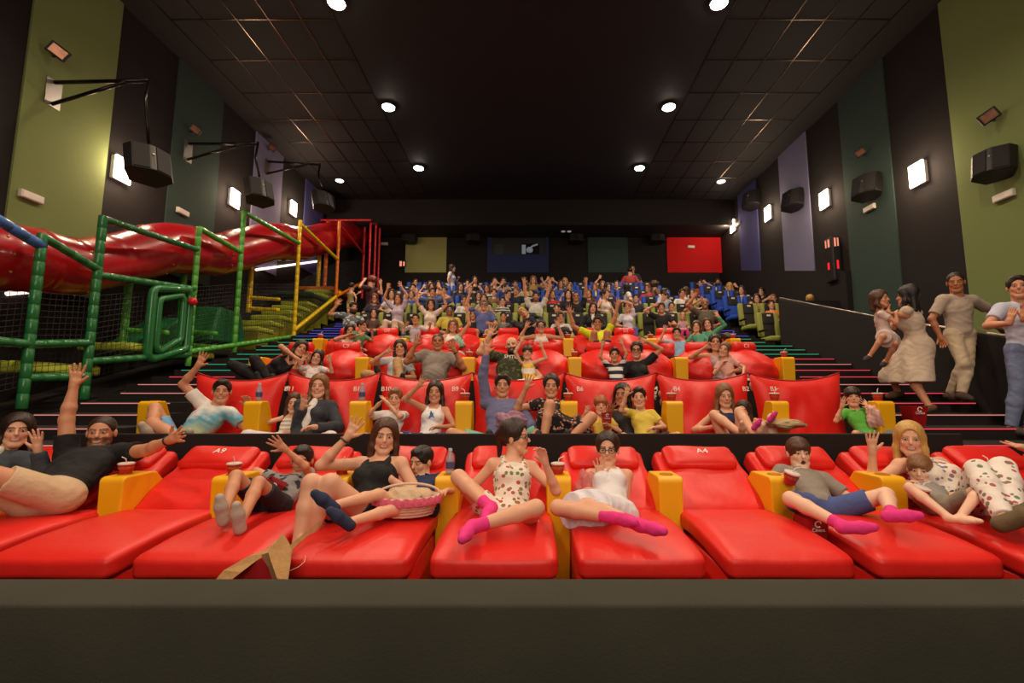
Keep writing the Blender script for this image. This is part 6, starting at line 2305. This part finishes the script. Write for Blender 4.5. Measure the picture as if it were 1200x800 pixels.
def popcorn_box(loc, w, h, label, logo=True, rz=0):
    r = empty('popcorn_box', loc, rz, label=label, cat='popcorn box')
    vs = []
    for z, k in ((0, .72), (h, 1.0)):
        for sx, sy in ((-1, -1), (1, -1), (1, 1), (-1, 1)):
            vs.append((sx * w / 2 * k, sy * w / 2 * k, z))
    for z, k in ((h, .94), (.02, .68)):
        for sx, sy in ((-1, -1), (1, -1), (1, 1), (-1, 1)):
            vs.append((sx * w / 2 * k, sy * w / 2 * k, z))
    fs = [(0, 3, 2, 1)]
    for a in (0, 4, 8):
        for i in range(4):
            fs.append((a + i, a + (i + 1) % 4, a + 4 + (i + 1) % 4, a + 4 + i))
    fs.append((12, 13, 14, 15))
    b = MB().add(vs, fs).build('carton', M_BOX, r)
    if logo:
        # small round mark over a line of white lettering
        M = Matrix.Rotation(-math.atan2(w / 2 * .28, h), 4, 'X')
        mb = MB()
        yy = -w / 2 * .9 - .004
        pts = [Vector((.0 + .016 * math.cos(t) * w / .12, yy, h * .84 + .016 * math.sin(t) * w / .12)) for t in [(.2 + 5.2 * j / 14) for j in range(15)]]
        mb.tube(pts, .0042 * w / .12, 6)
        mb.build('logo_ring', M_WHITE, b)
        text_obj('logo_lettering', 'Cinesa', .026 * w / .12, (0, yy - .001, h * .66), (PI / 2, 0, 0), M_WHITE, b, .001)
    return r


q = P(952, 655, 3.25)
popcorn_box((P(951, 605, 3.15).x, 3.15, P(951, 605, 3.15).z - .20), .14, .20, 'dark red popcorn box with a white round logo between two seats of the first row')
q = P(711, 500, 4.95)
popcorn_box((q.x, q.y, q.z - .02), .10, .17, 'red popcorn box in front of the ginger toddler')
q = P(1064, 484, 4.9)
popcorn_box((SX1 + .05, 4.95, -.37 + .03), .17, .21, 'red popcorn box with white logo beside the last armrest of the second row')

q = P(311, 582, 3.5)
popcorn_box((q.x, q.y, q.z - .03), .13, .16, 'red popcorn box with white print at the left hand of the boy in grey', rz=.3).rotation_euler = (0, .5, .3)

# wicker basket with pink lace on the boy's lap
q = P(477, 603, 3.28)
r = empty('wicker_basket', q, .15, label='wicker basket with pink lace trim and a crumpled cloth on the boy\'s lap', cat='basket')
prof = [(.0, .0), (.15, .0), (.17, .03), (.195, .09), (.205, .13), (.197, .135), (.185, .09), (.16, .035), (0, .03)]
M = Matrix.Diagonal((1.05, .72, 1, 1))
mw = mat('pale_wicker', '#d8b8a0', .7)
b = MB().lathe(prof, n=36, M=M).build('basket_body', mw, r, smooth=True)
mb = MB()
for j in range(7):
    z = .012 + j * .019
    rr = .158 + .05 * (z / .135)
    pts = [(1.05 * (rr + .004 * math.sin(18 * t + (PI if j % 2 else 0))) * math.cos(t), .72 * (rr + .004 * math.sin(18 * t + (PI if j % 2 else 0))) * math.sin(t), z) for t in [2 * PI * i / 90 for i in range(90)]]
    mb.tube(pts, .0075, 6, closed=True)
mb.build('wicker_weave', mw, b, smooth=True)
mb = MB()
n = 96
vs, fs = [], []
for j, (rr, z) in enumerate(((.212, .135), (.222, .12), (.226, .10), (.224, .085))):
    for i in range(n):
        t = 2 * PI * i / n
        w_ = .006 * j / 3 * math.sin(24 * t)
        vs.append((1.05 * (rr + w_) * math.cos(t), .72 * (rr + w_) * math.sin(t), z + .004 * math.sin(24 * t + 1)))
for j in range(3):
    for i in range(n):
        fs.append((j * n + i, j * n + (i + 1) % n, (j + 1) * n + (i + 1) % n, (j + 1) * n + i))
mb.add(vs, fs)
o = mb.build('lace_trim', mat('pink_lace', '#d8607c', .8, noise=.5, nscale=60), r, smooth=True)
mb = MB()
pts = [(.205 * 1.05 * math.cos(t), .0, .13 + .15 * math.sin(t)) for t in [PI * i / 20 for i in range(21)]]
mb.tube([(x, y + .02 + z * .25, .12 + (z - .12) * .45) for x, y, z in pts], .009, 8)
mb.build('handle', mw, r, smooth=True)
bm = bmesh.new()
bmesh.ops.create_icosphere(bm, subdivisions=4, radius=1)
rnd = random.Random(3)
for v in bm.verts:
    k = 1 + .10 * math.sin(9 * v.co.x + 4 * v.co.y) + .08 * math.sin(13 * v.co.y - 6 * v.co.z)
    v.co = Vector((v.co.x * .16 * k, v.co.y * .11 * k, .13 + v.co.z * .055 * k))
bm.verts.index_update()
mb = MB().add([v.co.copy() for v in bm.verts], [tuple(v.index for v in f.verts) for f in bm.faces])
bm.free()
o = mb.build('cloth', mat('cream_cloth', '#cdb090', .85, bump=.4, bscale=30), smooth=True)
o.location = q
tag(o, 'crumpled cream cloth lying in the wicker basket', 'cloth')


def crumple(name, px, py, Y, rx, ry, rz, m, label, cat, seed=0, sub=4, flat=0.0):
    bm = bmesh.new()
    bmesh.ops.create_icosphere(bm, subdivisions=sub, radius=1)
    for v in bm.verts:
        c = v.co
        k = 1 + .16 * math.sin(5 * c.x + 3 * c.z + seed) + .10 * math.sin(11 * c.y - 5 * c.x + seed * 2) + .06 * math.sin(17 * c.z + 9 * c.x + seed)
        v.co = Vector((c.x * rx * k, c.y * ry * k, c.z * rz * k))
    bm.verts.index_update()
    mb = MB().add([v.co.copy() for v in bm.verts], [tuple(v.index for v in f.verts) for f in bm.faces])
    bm.free()
    o = mb.build(name, m, smooth=True, loc=P(px, py, Y))
    return tag(o, label, cat)


crumple('plastic_bag', 688, 572, 3.62, .085, .08, .13, mat('pink_clear_plastic', '#e08c90', .15, alpha=.55), 'crumpled pink transparent plastic bag left of the girl in white', 'plastic bag', 1)
crumple('plastic_bag', 1026, 489, 5.0, .085, .08, .13, mat('pale_pink_plastic', '#e6bcb4', .35, alpha=.85), 'pale pink plastic bag left of the last second row armrest', 'plastic bag', 2)
crumple('handbag', 597, 494, 4.78, .15, .08, .10, mat('patterned_bag', '#9c7488', .7, noise=.7, nscale=30), 'patterned bag in the lap of the man in the blue-grey shirt', 'handbag', 3)
crumple('blanket', 918, 497, 4.85, .20, .14, .05, mat('beige_blanket', '#b8a078', .9, noise=.4, nscale=14), 'beige and pink blanket heaped beside the pink sock', 'blanket', 4)
crumple('handbag', 536, 401, 8.72, .13, .09, .11, mat('mint_bag', '#a4d0bc', .7), 'mint green bag held by the woman in white, fourth row', 'handbag', 5)
crumple('crumpled_cloth', 880, 441, 6.85, .10, .10, .04, mat('blue_cloth_pile', '#6c8098', .8), 'crumpled blue and white cloth at the foot of the last bean bag', 'cloth', 6)
crumple('backpack', 606, 384, 9.55, .20, .15, .14, mat('black_backpack', '#17161a', .7), 'black backpack behind the fourth row left of the glasses woman', 'backpack', 7)
crumple('backpack', 657, 392, 9.5, .20, .15, .16, mat('black_backpack', '#17161a', .7), 'black backpack behind the bracelet wrist in the fourth row', 'backpack', 8)

# torn brown paper bag lying across the front seats
def sheet(name, cols_, m, parent):
    """strip given by pairs of points (left edge, right edge)"""
    vs, fs = [], []
    for a, b in cols_:
        vs += [a, b]
    for i in range(len(cols_) - 1):
        fs.append((2 * i, 2 * i + 1, 2 * i + 3, 2 * i + 2))
    o = MB().add(vs, fs).build(name, m, parent)
    md = o.modifiers.new('solid', 'SOLIDIFY')
    md.thickness = .003
    return o


O_ = P(300, 668, 2.60)
r = empty('paper_bag', O_, label='torn brown kraft paper bag lying over the front edge of the seats', cat='paper bag')
kr = mat('kraft_paper', '#b58a58', .85, noise=.25, nscale=14, bump=.3, bscale=40)
w_ = lambda x, y, Y: P(x, y, Y) - O_
sheet('bag_panel', [(w_(252, 680, 2.50), w_(270, 680, 2.50)), (w_(262, 668, 2.52), w_(283, 670, 2.52)), (w_(290, 652, 2.58), w_(300, 657, 2.58)), (w_(312, 643, 2.64), w_(316, 647, 2.62)), (w_(331, 626, 2.72), w_(332, 642, 2.66))], kr, r)
sheet('bag_panel', [(w_(314, 645, 2.60), w_(332, 625, 2.66)), (w_(317, 656, 2.57), w_(339, 636, 2.64)), (w_(321, 667, 2.53), w_(342, 645, 2.60)), (w_(324, 676, 2.51), w_(340, 662, 2.55)), (w_(326, 684, 2.5), w_(337, 683, 2.5))], kr, r)
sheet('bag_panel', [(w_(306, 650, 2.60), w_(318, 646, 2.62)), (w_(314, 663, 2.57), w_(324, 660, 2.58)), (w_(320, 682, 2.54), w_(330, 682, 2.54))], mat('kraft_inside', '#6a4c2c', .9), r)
sheet('bag_strap', [(w_(338, 640, 2.62), w_(342, 645, 2.62)), (w_(350, 630, 2.66), w_(352, 634, 2.66)), (w_(362, 620, 2.72), w_(363, 624, 2.72)), (w_(376, 610, 2.80), w_(377, 613, 2.80))], kr, r)
MB().tube([w_(339, 669, 2.52), w_(350, 664, 2.50), w_(357, 658, 2.52), w_(358, 651, 2.60)], .002, 6).build('string', mat('string_cream', '#d8b8a0', .8), r, smooth=True)
q = P(296, 668, 2.66)
pp_ = [P(x_, y_, 2.62) for x_, y_ in ((280, 670), (312, 650), (322, 664), (326, 690), (268, 690))]
tag(MB().prism([(v_.x, v_.z) for v_ in pp_], 1, 2.585, 2.63).build('red_carton', M_BOX, bevel=.006), 'dark red carton under the torn paper bag', 'carton')
# white lettering on the bearded man's T-shirt
for bo, jn, hc_, hs_, fr_, N_, ax_ in PEOPLE:
    if 'thick dark beard' in bo['label']:
        rot = Matrix((tuple(ax_[0]), tuple(ax_[2]), tuple(-ax_[1] * -1))).transposed()
        loc = Vector(tuple(N_ - ax_[2] * .085 + ax_[1] * .175 - A3(bo.location)))
        text_obj('lettering', 'SMTC', .085, loc, rot.to_euler(), M_WHITE, bo, .002)
